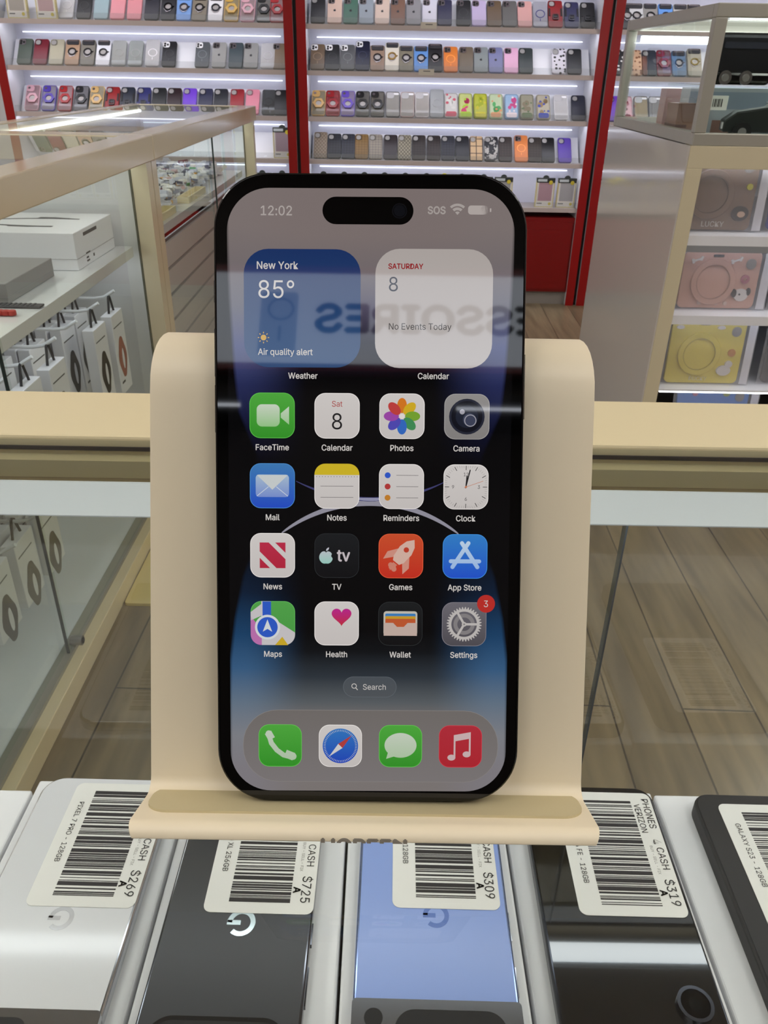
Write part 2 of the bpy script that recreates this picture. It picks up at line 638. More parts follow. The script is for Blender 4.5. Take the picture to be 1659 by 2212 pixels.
def pattern(key, kind, c1, c2):
    if key in MATS:
        return MATS[key]
    m, nt, b = nt_of(key)
    N = Nodes(nt)
    vec, x, y, z = N.obj(1.0)
    b.inputs['Roughness'].default_value = 0.5
    if kind == 'check':
        ck = nt.nodes.new('ShaderNodeTexChecker')
        mp = nt.nodes.new('ShaderNodeMapping')
        mp.inputs['Rotation'].default_value = (0, 0, PI / 4)
        nt.links.new(vec, mp.inputs[0])
        nt.links.new(mp.outputs[0], ck.inputs[0])
        ck.inputs['Scale'].default_value = 90
        fac = ck.outputs[1]
    elif kind == 'lattice':
        p = N.math('ADD', x, N.math('MULTIPLY', y, 0.8))
        q = N.math('SUBTRACT', x, N.math('MULTIPLY', y, 0.8))
        a = N.math('LESS_THAN', N.math('PINGPONG', p, 0.009), 0.0022)
        c = N.math('LESS_THAN', N.math('PINGPONG', q, 0.009), 0.0022)
        fac = N.math('MAXIMUM', a, c)
    elif kind == 'plaid':
        a = N.math('LESS_THAN', N.math('PINGPONG', x, 0.017), 0.0022)
        c = N.math('LESS_THAN', N.math('PINGPONG', y, 0.022), 0.0022)
        fac = N.math('MAXIMUM', a, c)
    elif kind == 'camo':
        nz = nt.nodes.new('ShaderNodeTexNoise')
        nz.inputs['Scale'].default_value = 45
        nt.links.new(vec, nz.inputs[0])
        fac = N.math('GREATER_THAN', nz.outputs[0], 0.53)
    elif kind == 'dots':
        vo = nt.nodes.new('ShaderNodeTexVoronoi')
        vo.inputs['Scale'].default_value = 42
        vo.inputs['Randomness'].default_value = 0.5
        nt.links.new(vec, vo.inputs[0])
        fac = N.math('LESS_THAN', vo.outputs[0], 0.30)
    else:
        nz = nt.nodes.new('ShaderNodeTexNoise')
        nz.inputs['Scale'].default_value = 30
        nt.links.new(vec, nz.inputs[0])
        fac = N.math('GREATER_THAN', nz.outputs[0], 0.5)
    nt.links.new(N.mix(fac, c1, c2), b.inputs['Base Color'])
    return m


def casemat(h, style):
    if style in ('hex', 'clear', 'clearmag', 'print'):
        return glass('tinted clear case ' + h, (0.93, 0.93, 0.94), 0.62, h, 0.6)
    return pm('case ' + h, h, 0.42)


def phone_case(style, h, h2='#2a2a2c', tall=1.0):
    """origin at the foot of the case, x right, y up along the case, z out of its back"""
    R = empty('phone_case')
    hh = H_ * tall
    if style in ('check', 'lattice', 'plaid', 'camo', 'dots'):
        bm_ = pattern('case %s %s %s' % (style, h, h2), style, h, h2)
    else:
        bm_ = casemat(h, style)
    fr = pm('case ' + h2, h2, 0.35)

    def body():
        m = M()
        m.rr(0, hh / 2, W_, hh, 0.011, 0, 0.0085, 4)
        m.rr(0, hh / 2, W_ - 0.003, hh - 0.003, 0.010, 0.0085, 0.0098, 4)
        return m
    inst('shell', 'body%s' % tall, body, [bm_], R)
    ty = hh - 0.022
    if style in ('plain', 'check', 'lattice', 'plaid', 'camo', 'dots', 'armor'):
        inst('camera_cutout', 'hole%s' % tall, lambda: M().rr(-0.016, ty, 0.033, 0.034, 0.012, 0.0098, 0.0108, 5).use(1).rr(-0.018, ty, 0.025, 0.026, 0.011, 0.0108, 0.0112, 5), [pm('case ' + h + ' dark', tuple(c * 0.35 for c in lin(h)[:3]), 0.5), pm('cutout grey', '#9a9896', 0.4)], R)
    if style in ('logo', 'mag', 'magw', 'lens'):
        mt = [CHROME, BLACK] if style != 'magw' else [pm('white camera card', '#f0f0f2', 0.3), BLACK]
        inst('camera_bump', 'bump' + style + str(tall), lambda: M().rr(-0.017, ty, 0.034, 0.034, 0.01, 0.0098, 0.0118, 5).use(1).disc(-0.024, ty + 0.005, 0.0062, 0.0118, 0.0128, 14).disc(-0.024, ty - 0.008, 0.0062, 0.0118, 0.0128, 14).disc(-0.010, ty - 0.001, 0.006, 0.0118, 0.0128, 14), mt, R)
    if style == 'logo':
        inst('emblem', 'emblem', lambda: fruit(M(), 0, hh * 0.5, 0.016, 0.0098, 0.0104), [pm('dark emblem', '#2b2b30', 0.3)], R)
    if style in ('mag', 'magw', 'clearmag'):
        c = tuple(min(1, v * 1.9 + 0.02) for v in lin(h)[:3]) if style != 'clearmag' else lin(h2)[:3]
        inst('magnetic_ring', 'magring' + str(tall), lambda: M().ring(0, hh * 0.5, 0.024, 0.004, 0.0098, 0.0106, 24).box(-0.0018, 0.0018, hh * 0.5 - 0.042, hh * 0.5 - 0.028, 0.0098, 0.0106), [pm('mag %s %s' % (style, h + h2), c, 0.5)], R)
    if style == 'stand':
        inst('lens_bar', 'lensbar' + str(tall), lambda: M().rr(0, hh - 0.019, 0.062, 0.028, 0.007, 0.0098, 0.0135, 4).use(1).rr(0, hh - 0.011, 0.052, 0.009, 0.004, 0.0135, 0.0142, 4), [pm('smoked lens bar', '#3a3a3e', 0.15), CHROME], R)
        inst('ring_holder', 'ringholder', lambda: M().ring(0, hh * 0.5, 0.022, 0.007, 0.0098, 0.0145, 24).prism([(0.016, hh * 0.5 + 0.004), (0.03, hh * 0.5 + 0.003), (0.016, hh * 0.5 - 0.008)], 0.0098, 0.0145).use(1).strip([(-0.022, hh * 0.5 - 0.012), (-0.006, hh * 0.5 - 0.03), (0.012, hh * 0.5 - 0.024), (0.018, hh * 0.5 - 0.012)], 0.003, 0.0098, 0.013).use(2).disc(0, hh * 0.5, 0.015, 0.0098, 0.011, 20), [pm('ring ' + h2, h2, 0.2, metal=0.6), CHROME, pm('ring centre', '#a8a4a4', 0.3)], R)
    if style == 'hex':
        inst('camera_bump', 'hexbump', lambda: M().rr(-0.014, ty, 0.04, 0.036, 0.013, 0.0098, 0.0122, 5).use(1).disc(-0.021, ty + 0.004, 0.007, 0.0122, 0.013, 14), [fr, CHROME], R)
        inst('coloured_edge', 'edge', lambda: M().frame(0, hh / 2, W_ + 0.0006, hh + 0.0006, 0.0113, 0.003, 0.001, 0.0106, 4), [fr], R)

        def hx():
            pts = [(0.031 * math.cos(PI / 3 * k), hh * 0.47 + 0.031 * math.sin(PI / 3 * k)) for k in range(6)]
            m = M()
            o = [((1 - t) * pts[k][0] + t * pts[(k + 1) % 6][0], (1 - t) * pts[k][1] + t * pts[(k + 1) % 6][1]) for k in range(6) for t in (0, 0.25, 0.5, 0.75)]
            i = [(0.0155 * math.cos(2 * PI * k / 24), hh * 0.47 + 0.0155 * math.sin(2 * PI * k / 24)) for k in range(24)]
            m.loop(o, i, 0.0098, 0.0165)
            m.use(1).disc(0, hh * 0.47, 0.0155, 0.0098, 0.012, 20)
            return m
        inst('ring_holder', 'hexring', hx, [fr, pm('ring centre', '#a8a4a4', 0.3)], R)
    if style == 'armor':
        inst('side_grip', 'gripl', lambda: M().box(-0.034, -0.026, hh * 0.42, hh * 0.72, 0.0098, 0.0118), [BLACK], R)
        inst('side_grip', 'gripr', lambda: M().box(0.026, 0.034, hh * 0.42, hh * 0.72, 0.0098, 0.0118), [BLACK], R)
        inst('ring_holder', 'armorring', lambda: M().frame(0, hh * 0.36, 0.032, 0.034, 0.008, 0.006, 0.0098, 0.0145, 4).use(1).disc(0, hh * 0.4, 0.011, 0.0098, 0.0125, 16), [fr, DARK], R)
    if style == 'clear':
        inst('glossy_camera_edge', 'clearcam', lambda: M().rr(-0.013, ty, 0.04, 0.036, 0.012, 0.0098, 0.0108, 5).use(1).rr(0.014, hh - 0.013, 0.036, 0.012, 0.005, 0.0098, 0.0106, 4), [pm('clear cam', '#b9b9bb', 0.2), pm('white glint card', '#f4f4f6', 0.2)], R)
        inst('coloured_edge', 'edge', lambda: M().frame(0, hh / 2, W_ + 0.0006, hh + 0.0006, 0.0113, 0.003, 0.001, 0.0106, 4), [fr], R)
    if style == 'print':
        a, b_ = h2.split('/')
        rnd = random.Random(h2)
        m = M()
        m.use(2).rr(0, hh / 2, 0.060, hh - 0.014, 0.009, 0.0096, 0.01, 4).use(0)
        for _ in range(4):
            m.disc(rnd.uniform(-0.018, 0.018), rnd.uniform(0.04, hh - 0.03), rnd.uniform(0.009, 0.015), 0.0098, 0.0104, 14, rnd.uniform(0.008, 0.02))
        m.use(1)
        for _ in range(6):
            m.disc(rnd.uniform(-0.026, 0.026), rnd.uniform(0.012, hh - 0.012), rnd.uniform(0.004, 0.009), 0.0104, 0.0108, 12)
        m.rr(0, 0.022, 0.056, 0.03, 0.01, 0.0098, 0.0106, 4)
        m.build('printed_motif', [pm('print ' + a, a, 0.5), pm('print ' + b_, b_, 0.5), pm('print ground ' + h, h, 0.4)], R)
    return R


ORD = ['first', 'second', 'third', 'fourth', 'fifth', 'sixth', 'seventh', 'eighth', 'ninth', 'tenth', 'eleventh', 'twelfth', 'thirteenth', 'fourteenth', 'fifteenth', 'sixteenth', 'seventeenth', 'eighteenth', 'nineteenth', 'twentieth']
STY = dict(plain='phone case', logo='phone case with fruit emblem', mag='phone case with magnetic ring', magw='phone case with white camera card', stand='phone case with lens bar', hex='clear case with chunky ring', armor='rugged phone case', clear='clear phone case', clearmag='clear case with magnetic ring', print='printed clear case', check='checked phone case', lattice='lattice patterned phone case', plaid='plaid phone case', camo='mottled phone case', dots='spotted phone case', lens='phone case with chrome camera')
LEAN = math.radians(41)
ROWS = [
    ('left', 0, [(148, 'clearmag', 'clear', '#d9d9db', '#bdbdbd'), (185, 'mag', 'black', '#17181a'), (222, 'plain', 'pale blue', '#93abb2'), (257, 'plain', 'light pink', '#d98f98'), (293, 'plain', 'rose pink', '#d68b93'), (330, 'plain', 'navy', '#23242e'), (365, 'stand', 'black', '#1e1f24', '#1a1a1c'), (399, 'stand', 'blue', '#6f9ad8', '#4a4a55'), (432, 'stand', 'taupe', '#7d7566', '#33302e'), (467, 'stand', 'white', '#e2e2e6', '#3a3a40'), (501, 'hex', 'gold', '#a79a7c', '#c9a450'), (536, 'hex', 'pink', '#b09a9e', '#d3a3b0'), (571, 'hex', 'black', '#8e8d8a', '#17181a'), (605, 'hex', 'red', '#b29498', '#a22b30')]),
    ('left', 1, [(58, 'lens', 'dark green', '#465148'), (92, 'plain', 'maroon', '#6b1526'), (126, 'plain', 'sand', '#a5a18c'), (160, 'stand', 'tan', '#a4866c', '#3a3838'), (193, 'stand', 'grey', '#77736a', '#3a3a3c'), (226, 'stand', 'white', '#dddfe6', '#3a3a3c'), (260, 'clearmag', 'clear', '#b7bab8', '#8f8f8c'), (295, 'clearmag', 'frosted', '#aab0ae', '#98989a'), (332, 'clearmag', 'white clear', '#d2d2d4', '#e8e8ea', 1.06), (367, 'magw', 'black', '#141519'), (438, 'magw', 'dark grey', '#4b5054'), (474, 'logo', 'silver grey', '#90908e'), (510, 'lens', 'slate', '#39454a'), (543, 'logo', 'grey', '#8a8a88'), (579, 'clearmag', 'white clear', '#d6d6d8', '#b4b4b8'), (609, 'lens', 'brown', '#75644f')]),
    ('left', 2, [(75, 'hex', 'pink', '#a98c94', '#c59aa6'), (110, 'hex', 'purple', '#9894a4', '#4a3a9c'), (145, 'hex', 'red', '#ad9095', '#9a2024'), (179, 'hex', 'black', '#85858a', '#1c1d20'), (212, 'hex', 'gold', '#a8a28e', '#c8a56a'), (245, 'armor', 'red', '#8a1519', '#2a0a0a'), (278, 'armor', 'dark navy', '#1c2432', '#10141c'), (312, 'armor', 'blue', '#242863', '#14163a'), (345, 'plain', 'black', '#181b1c'), (378, 'plain', 'dark maroon', '#241014'), (411, 'plain', 'violet', '#6b3ac4'), (445, 'plain', 'navy', '#282c46'), (478, 'plain', 'charcoal', '#1f2229'), (513, 'plain', 'red', '#8e1f28'), (546, 'plain', 'pink', '#cf7f92'), (581, 'clearmag', 'smoky', '#55585a', '#1d1d1f'), (613, 'plain', 'black', '#0f1013')]),
    ('middle', 0, [(687, 'plain', 'black', '#1b1c20'), (723, 'logo', 'blush gold', '#d2b6a6'), (757, 'logo', 'green', '#44695a'), (791, 'logo', 'silver blue', '#8e99a3'), (825, 'logo', 'cream', '#d1bcae'), (859, 'logo', 'brown', '#77594a'), (893, 'logo', 'grey', '#89888c'), (927, 'logo', 'silver white', '#cfcfdc'), (960, 'lens', 'navy', '#2b2c48'), (1000, 'mag', 'black', '#131418'), (1034, 'lens', 'lilac', '#bcaed2'), (1067, 'lens', 'brown', '#62503c'), (1100, 'lens', 'grey', '#5c5b59'), (1133, 'lens', 'pink', '#cf9c98'), (1166, 'clearmag', 'blue-framed', '#b4b4c0', '#2c2c74'), (1199, 'armor', 'red', '#861a1e', '#3a0c0e', 1.05), (1234, 'armor', 'navy', '#2a2c52', '#181a36'), (1269, 'armor', 'black', '#16171b', '#0c0d10')]),
    ('middle', 1, [(686, 'magw', 'brown', '#685643'), (718, 'magw', 'black', '#17191c'), (751, 'magw', 'dark grey', '#4d4f52'), (783, 'magw', 'navy', '#12172f', '#000000', 1.16), (815, 'stand', 'tan', '#8f7765', '#3a3638'), (846, 'stand', 'white', '#d0cabc', '#b9954f', 1.12), (877, 'stand', 'taupe', '#76705f', '#343236'), (909, 'stand', 'blue', '#5b8ac8', '#33384a'), (940, 'stand', 'black', '#141418', '#1a1a1d', 1.1), (973, 'mag', 'orange', '#cf7429'), (1006, 'lens', 'taupe', '#675c4d'), (1038, 'logo', 'grey', '#7c8485'), (1070, 'logo', 'blue grey', '#7478a0'), (1103, 'lens', 'pink', '#d6a6c4'), (1135, 'plain', 'dark green', '#2a3434'), (1206, 'dots', 'white with black spots', '#cfcdd6', '#121214'), (1240, 'plain', 'black', '#1c1f22')]),
    ('middle', 2, [(688, 'hex', 'gold', '#9d937c', '#caa466'), (719, 'hex', 'red', '#96474b', '#8e1820'), (751, 'hex', 'purple', '#9d8fae', '#5d46b0'), (783, 'hex', 'black', '#6f6e6a', '#151516'), (815, 'hex', 'dark', '#77756f', '#19191a'), (848, 'clear', 'grey-edged', '#aaa8a4', '#4e4c4c'), (879, 'clear', 'pink-edged', '#b3afaa', '#b49a94'), (911, 'clear', 'pale', '#b9b5b2', '#c7c0c0'), (943, 'clearmag', 'tall clear', '#b9bdc0', '#98989c', 1.14), (974, 'print', 'white and red', '#c3c2c0', '#d0d0cc/#b94c5e'), (1005, 'print', 'lime and pink', '#b7c07a', '#c43a6a/#9fbf2e'), (1037, 'print', 'yellow green', '#aab03a', '#98a61e/#c2bb2c'), (1070, 'print', 'green and white', '#b4c4a0', '#4aa05a/#c99368'), (1104, 'print', 'blue and pink', '#92aecb', '#b8407c/#dfd2d6'), (1137, 'print', 'olive', '#8d8a78', '#7a705a/#5a6a4a'), (1173, 'print', 'beige and blue', '#a9a290', '#8a7452/#2f3f9c'), (1211, 'clear', 'colourless', '#d0d0d2', '#cfcfd2'), (1248, 'plain', 'navy', '#1c1f30')]),
    ('middle', 3, [(692, 'lattice', 'taupe', '#8c7f6e', '#6b5c4c', 1.06), (722, 'check', 'black', '#17191f', '#20232b'), (752, 'check', 'slate', '#1d2029', '#262a35'), (781, 'check', 'golden brown', '#7a5f33', '#6a5028'), (811, 'check', 'grey', '#8b8478', '#78716a'), (843, 'plain', 'dark plum', '#2a2326'), (873, 'lattice', 'beige', '#8f8976', '#4c473c'), (904, 'check', 'dark brown', '#231d1c', '#2c2523'), (936, 'check', 'espresso', '#2c2322', '#1f1918'), (967, 'check', 'ink blue', '#1e2028', '#282b36'), (998, 'plain', 'black', '#1b1d24'), (1028, 'plaid', 'beige', '#c0a27c', '#3a302c'), (1060, 'camo', 'black and white', '#1e1f25', '#a9a7a4'), (1091, 'check', 'dark brown', '#2b2523', '#342c29'), (1125, 'mag', 'orange', '#cf7a40', '#000000', 1.07), (1154, 'check', 'brown', '#29221d', '#322a24'), (1183, 'plain', 'glossy black', '#0c0d10'), (1219, 'plain', 'purple', '#553ca2')]),
    ('right', 0, [(1350, 'stand', 'black', '#1b1b1f', '#555'), (1375, 'stand', 'white', '#c9cacc', '#3a3a3e'), (1405, 'stand', 'grey', '#8d8b88', '#3a3a3e'), (1438, 'stand', 'blue', '#5f92d6', '#3a3a48'), (1470, 'stand', 'silver', '#aaa9a8', '#444'), (1500, 'stand', 'brown', '#7c6a5a', '#444')]),
    ('right', 1, [(1337, 'dots', 'black with white spots', '#141416', '#d8d8d8'), (1370, 'dots', 'tan with brown spots', '#c4a78e', '#5a4034'), (1402, 'plain', 'dark slate', '#252b38'), (1433, 'hex', 'red', '#8a6a74', '#7c2638'), (1466, 'stand', 'blue', '#55708e', '#2d3848'), (1500, 'stand', 'beige', '#9a9484', '#a08a40', 1.1)]),
    ('right', 2, [(1320, 'plain', 'violet', '#6a3bb0'), (1350, 'print', 'pink', '#c79aa4', '#b06a78/#5a2a36'), (1384, 'clear', 'tan', '#a79878', '#3a3c40'), (1416, 'clear', 'smoky', '#8c8c8c', '#5a5a5c'), (1448, 'clear', 'grey', '#8a8888', '#6a6466'), (1482, 'clear', 'teal-edged', '#8a8488', '#26404a')]),
    ('right', 3, [(1306, 'plain', 'dark navy', '#1c2236'), (1340, 'plain', 'black', '#17181b'), (1373, 'hex', 'rose', '#a88a90', '#9a5a68')]),
]
LABELS = set()
for side, k, items in ROWS:
    z = SHZ[k]
    ycol = [57, 158, 258, 350, 452][k]
    for n, it in enumerate(items):
        px, style, cname, h = it[:4]
        h2 = it[4] if len(it) > 4 else '#1a1a1c'
        if len(h2) == 4:
            h2 = '#' + ''.join(c * 2 for c in h2[1:])
        tall = it[5] if len(it) > 5 else 1.0
        p = spot(px, ycol, 1, YW + 0.05)
        R = phone_case(style, h, h2, tall)
        lo_, hi_ = {'left': (-1.974, -0.5365), 'middle': (-0.4245, 1.055), 'right': (1.167, 2.6)}[side]
        R.location = (min(max(p.x, lo_ + 0.037), hi_ - 0.037), YW + 0.033, z + 0.001)
        R.rotation_euler = (PI / 2 - LEAN, 0, random.uniform(-0.02, 0.02))
        nb = items[n - 1][2] if n else None
        pos = ('next right of the %s one' % nb) if nb else 'at the left end'
        lab = '%s %s, %s, on the %s shelf of the %s bay' % (cname, STY[style], pos, SHN[k], side)
        if len(lab.split()) > 16 or lab in LABELS:
            lab = '%s %s, %s from left on the %s shelf, %s bay' % (cname, STY[style], ORD[n], SHN[k], side)
        if len(lab.split()) > 16:
            lab = '%s %s, %s from left, %s shelf, %s bay' % (cname, STY[style], ORD[n], SHN[k], side)
        LABELS.add(lab)
        tag(R, lab, 'phone case', 'phone cases on the %s shelf of the %s bay' % (SHN[k], side))
# ------------------------------------------------------------------ boxed cases
def retail_box(x, y, z, hwin, lab, grp, band='#2b2f2c', lean=0.0):
    R = empty('retail_box', (x, y, z), (lean, 0, 0))
    m = M()
    m.box(-0.05, 0.05, 0, 0.022, 0, 0.15)
    m.use(1).box(-0.0505, -0.046, -0.0006, 0.022, 0, 0.135).box(0.046, 0.0505, -0.0006, 0.022, 0, 0.135).box(-0.05, 0.05, -0.0006, 0.022, 0, 0.005)
    m.build('carton', [pm('white carton', '#e2e0dc', 0.5), pm('pale yellow edge', '#cfc48c', 0.5)], R)
    bx('window', (-0.037, 0.038, -0.001, 0.0, 0.034, 0.132), pm('box window ' + hwin, hwin, 0.2), R)
    q = M()
    q.box(-0.05, 0.05, -0.002, 0.022, 0.128, 0.151)
    q.prism([(0.0 + 0.017 * math.cos(PI * k / 8), 0.151 + 0.014 * math.sin(PI * k / 8)) for k in range(9)], 0, 0.001)
    for i in range(len(q.v) - 18, len(q.v)):
        a, b, c = q.v[i]
        q.v[i] = (a, 0.01 + c, b)
    q.use(1).box(-0.045, 0.006, -0.0026, -0.002, 0.133, 0.146)
    q.build('hang_tab', [pm('tab ' + band, band, 0.4), pm('tab sticker', '#b9c0c4', 0.3)], R)
    for dot in ((0.027, 0.129, 0.0105), (0.03, 0.019, 0.008)):
        d = M().disc(*dot, 0, 0.001, 16)
        d.v = [(a, -0.0035 + c * 0.5, b) for a, b, c in d.v]
        d.build('yellow_dot', pm('yellow sticker', '#cdbb3a', 0.5), R)
    bx('printed_line', (-0.04, -0.012, -0.0012, -0.0007, 0.018, 0.023), INKG, R)
    tag(R, lab, 'package', grp)


for px, hw, lab in [(46, '#a7a4a0', 'boxed phone case with grey window, leftmost on the top left shelf'), (108, '#b79ea4', 'boxed phone case with pinkish window beside the clear case, top left shelf')]:
    p = spot(px, 57, 1, YW + 0.03)
    retail_box(max(p.x, -1.92), YW + 0.01, SHZ[0], hw, lab, 'boxed cases on the wall shelves', '#c9b96a', -0.12)
p = spot(612, 350, 1, YW + 0.03)
retail_box(p.x, YW + 0.03, SHZ[3], '#a795a2', 'boxed case with mauve window beside the post, fourth shelf of left bay', 'boxed cases on the wall shelves')
p = spot(612, 445, 1, YW + 0.03)
retail_box(p.x, YW + 0.03, SHZ[4], '#9a9aa4', 'black-topped boxed case beside the post on the bottom left shelf', 'boxed cases on the wall shelves')
p = spot(570, 445, 1, YW + 0.03)
retail_box(p.x, YW + 0.03, SHZ[4], '#9a9aa4', 'black-topped boxed case by the counter end on the bottom left shelf', 'boxed cases on the wall shelves')
BX = [700, 744, 787, 830, 874, 919, 957, 994, 1041, 1084]
for n, px in enumerate(BX + [1174, 1220]):
    p = spot(px, 445, 1, YW + 0.03)
    nm = {6: 'yellow-topped boxed case', 10: 'boxed case with pink window, left of the last pair', 11: 'boxed case with grey window at the right end'}.get(n, 'black-topped boxed case')
    if n < 10:
        nm += ', %s from left above the standing phone' % ORD[n]
    retail_box(p.x, YW + 0.03, SHZ[4], '#b393a0' if n == 10 else '#a9a9ae', nm + ', bottom shelf of middle bay', 'boxed cases on the wall shelves', '#c9bf20' if n == 6 else '#2b2f2c')
for px, lab in [(1297, 'boxed case just right of the last red post, bottom shelf')]:
    p = spot(px + 8, 452, 1, YW + 0.03)
    retail_box(p.x, YW + 0.03, SHZ[4], '#7a769a', lab, 'boxed cases on the wall shelves')
for k, px in ((0, 926), (1, 921)):
    p = spot(px, 57 + 100 * k, 1, YW - 0.002)
    T = bx('shelf_tag', (p.x - 0.04, p.x + 0.04, YW - 0.0015, YW + 0.0005, SHZ[k] - 0.012, SHZ[k] + 0.016), pm('tag card', '#cfc9bd', 0.5))
    bx('printed_line', (p.x - 0.016, p.x + 0.02, YW - 0.0022, YW - 0.0016, SHZ[k] + 0.004, SHZ[k] + 0.008), INKG, T)
    tag(T, 'small beige price tag clipped to the %s shelf edge of the middle bay' % SHN[k], 'price tag', 'shelf tags')

# ------------------------------------------------------------------ left aisle counters
TOPZ = 1.035
XF = -0.63


def showcase(y0, y1, x0, lab, low_panel, seam):
    S = empty('glass_display_case', (0, 0, 0))
    xf = XF
    q = M()
    z0, z1 = TOPZ - 0.062, TOPZ
    q.box(xf - 0.075, xf, y0, y1, z0, z1).box(x0, x0 + 0.05, y0, y1, z0, z1)
    q.box(x0 + 0.05, xf - 0.075, y0, y0 + 0.05, z0, z1).box(x0 + 0.05, xf - 0.075, y1 - 0.05, y1, z0, z1)
    q.build('top_frame', CREAM, S, bevel=0.003)
    for yy in (y0, y1 - 0.05):
        for xx in (x0, xf - 0.06):
            bx('corner_post', (xx + 0.001, xx + 0.049, yy + 0.001, yy + 0.049, 0.0525, z0), CREAM, S)
    bx('glass_top', (x0 + 0.048, xf - 0.073, y0 + 0.048, y1 - 0.048, z1 - 0.008, z1 - 0.002), GLASS, S)
    fg = bx('sliding_glass_pane', (xf - 0.060, xf - 0.055, seam, y1 - 0.05, 0.062, z0 + 0.002), GLASS, S)
    bx('pane_edge', (xf - 0.0605, xf - 0.0545, seam - 0.003, seam, 0.062, z0), pm('green glass edge', '#2a3432', 0.2), fg)
    bx('pane_edge', (xf - 0.0605, xf - 0.0545, y1 - 0.05, y1 - 0.0475, 0.062, z0), MATS['green glass edge'], fg)
    bx('sliding_glass_pane', (xf - 0.070, xf - 0.065, y0 + 0.05, seam + 0.03, 0.062, z0 + 0.002), GLASS, S)
    q = M()
    q.box(x0, xf - 0.024, y0, y1, 0.0, 0.052)
    q.build('base', RAILC, S, bevel=0.002)
    bx('door_track', (xf - 0.078, xf - 0.050, y0 + 0.05, y1 - 0.05, 0.0521, 0.0615), pm('grey track', '#8d8b80', 0.4), S)
    bx('interior_floor', (x0 + 0.05, xf - 0.079, y0 + 0.05, y1 - 0.05, 0.0521, 0.0585), WHITE, S)
    bx('back_panel', (x0 + 0.012, x0 + 0.03, y0 + 0.05, y1 - 0.05, 0.0586, z0), WHITEL, S)
    bx('end_panel', (x0 + 0.05, xf - 0.06, y0 + 0.012, y0 + 0.022, 0.0586, z0), GLASS, S)
    bx('end_panel', (x0 + 0.05, xf - 0.06, y1 - 0.022, y1 - 0.012, 0.0586, z0), WHITEL if low_panel is None else GLASS, S)
    sh = bx('shelf', (x0 + 0.031, xf - 0.076, y0 + 0.05, y1 - 0.05, 0.729, 0.757), WHITEL, S, 0.001)
    bx('light_strip', (xf - 0.120, xf - 0.105, y0 + 0.06, y1 - 0.06, 0.721, 0.729), LEDC, sh)
    bx('light_strip', (xf - 0.072, xf - 0.062, y0 + 0.06, y1 - 0.06, z0 - 0.010, z0), LEDC, S)
    bx('light_strip', (x0 + 0.052, x0 + 0.062, y0 + 0.06, y1 - 0.06, z0 + 0.03, z0 + 0.04), LEDC, S)
    if low_panel:
        q = M()
        k = 0
        z = 0.70
        while z > 0.1:
            q.box(xf - 0.082, xf - 0.072, y0 + 0.051, y1 - 0.051, z - 0.072, z)
            z -= 0.082
        q.use(1).box(xf - 0.088, xf - 0.0821, y0 + 0.051, y1 - 0.051, 0.06, 0.71)
        q.build('slatted_panel', [pm('slat panel', '#e6dedc', 0.12, coat=0.3), pm('slat groove', '#5a5452', 0.6)], S)
    tag(S, lab, 'display case', 'white aisle display cases')
    return S


LEDC = pm('case led strip', '#ffffff', 0.5, emit=(0.9, 0.93, 1.0), es=STRIP * 0.8)
ca = showcase(0.55, 2.315, -1.22, 'cream-framed glass display case on the left holding watch bands', None, 1.36)
cb = showcase(2.318, 4.18, -1.22, 'cream-framed glass display case with slatted front, behind the first left case', True, 3.38)
lk = M()
lk.tube([(XF - 0.054, 1.375, 0.085), (XF - 0.028, 1.375, 0.085)], 0.011, 14)
lk.use(1).tube([(XF - 0.028, 1.375, 0.085), (XF - 0.026, 1.375, 0.085)], 0.007, 12)
lk.build('door_lock', [STEEL, DARK], ca)
# boxes on the shelf
def carton(name, x0, x1, y0, y1, z0, z1, mat, lab, cat, grp=None):
    R = empty(name, ((x0 + x1) / 2, (y0 + y1) / 2, z0))
    hx, hy = (x1 - x0) / 2, (y1 - y0) / 2
    q = M().box(-hx, hx, -hy, hy, 0, (z1 - z0))
    q.build('carton', mat, R, bevel=0.0015)
    M().box(-hx - 0.0006, hx + 0.0006, -hy - 0.0006, hy + 0.0006, (z1 - z0) * 0.3, (z1 - z0) * 0.3 + 0.0008).build('lid_seam', pm('seam grey', '#9a9a9c', 0.6), R)
    tag(R, lab, cat, grp)
    return R, hx, hy, z1 - z0


ZS = 0.7575
W1 = pm('white box card', '#e6e5ea', 0.45)
R, hx, hy, hz = carton('product_box', -1.17, -0.748, 1.955, 2.245, ZS, ZS + 0.087, W1, 'large white box with a band pictured on its lid, on the left case shelf', 'box')
q = M()
pts = [(0.16 - 0.25 * math.cos(t) * 1.0, 0.06 * math.sin(t)) for t in [-1.45 + 2.9 * k / 24 for k in range(25)]]
q.strip([(x + 0.0, y) for x, y in pts], [0.012 + 0.0 * k for k in range(25)], hz, hz + 0.0004)
q.use(1).strip([(0.05, 0.066), (0.09, 0.062), (0.16, 0.05)], [0.014, 0.02, 0.006], hz, hz + 0.0006).strip([(0.02, -0.058), (0.07, -0.06), (0.13, -0.055)], [0.01, 0.014, 0.006], hz, hz + 0.0006)
q.build('lid_picture', [pm('band picture', '#4a4c52', 0.4), pm('band picture dark', '#2c2d31', 0.4)], R)
q = fruit(M(), 0, 0, 0.027, 0, 0.0006)
q.v = [(a - 0.01, -hy - 0.0002 - c, b + 0.048) for a, b, c in q.v]
q.build('emblem', pm('grey emblem', '#6d6f7c', 0.3), R)
q = M()
for a, b, c, d in [(-0.08, 0.02, 0.07, 0.078), (-0.08, -0.05, 0.026, 0.03), (-0.08, -0.065, 0.016, 0.020), (-0.08, -0.06, 0.008, 0.012), (-0.03, -0.022, 0.012, 0.019)]:
    q.box(hx, hx + 0.0005, a, b, c, d)
q.build('small_print', INKG, R)
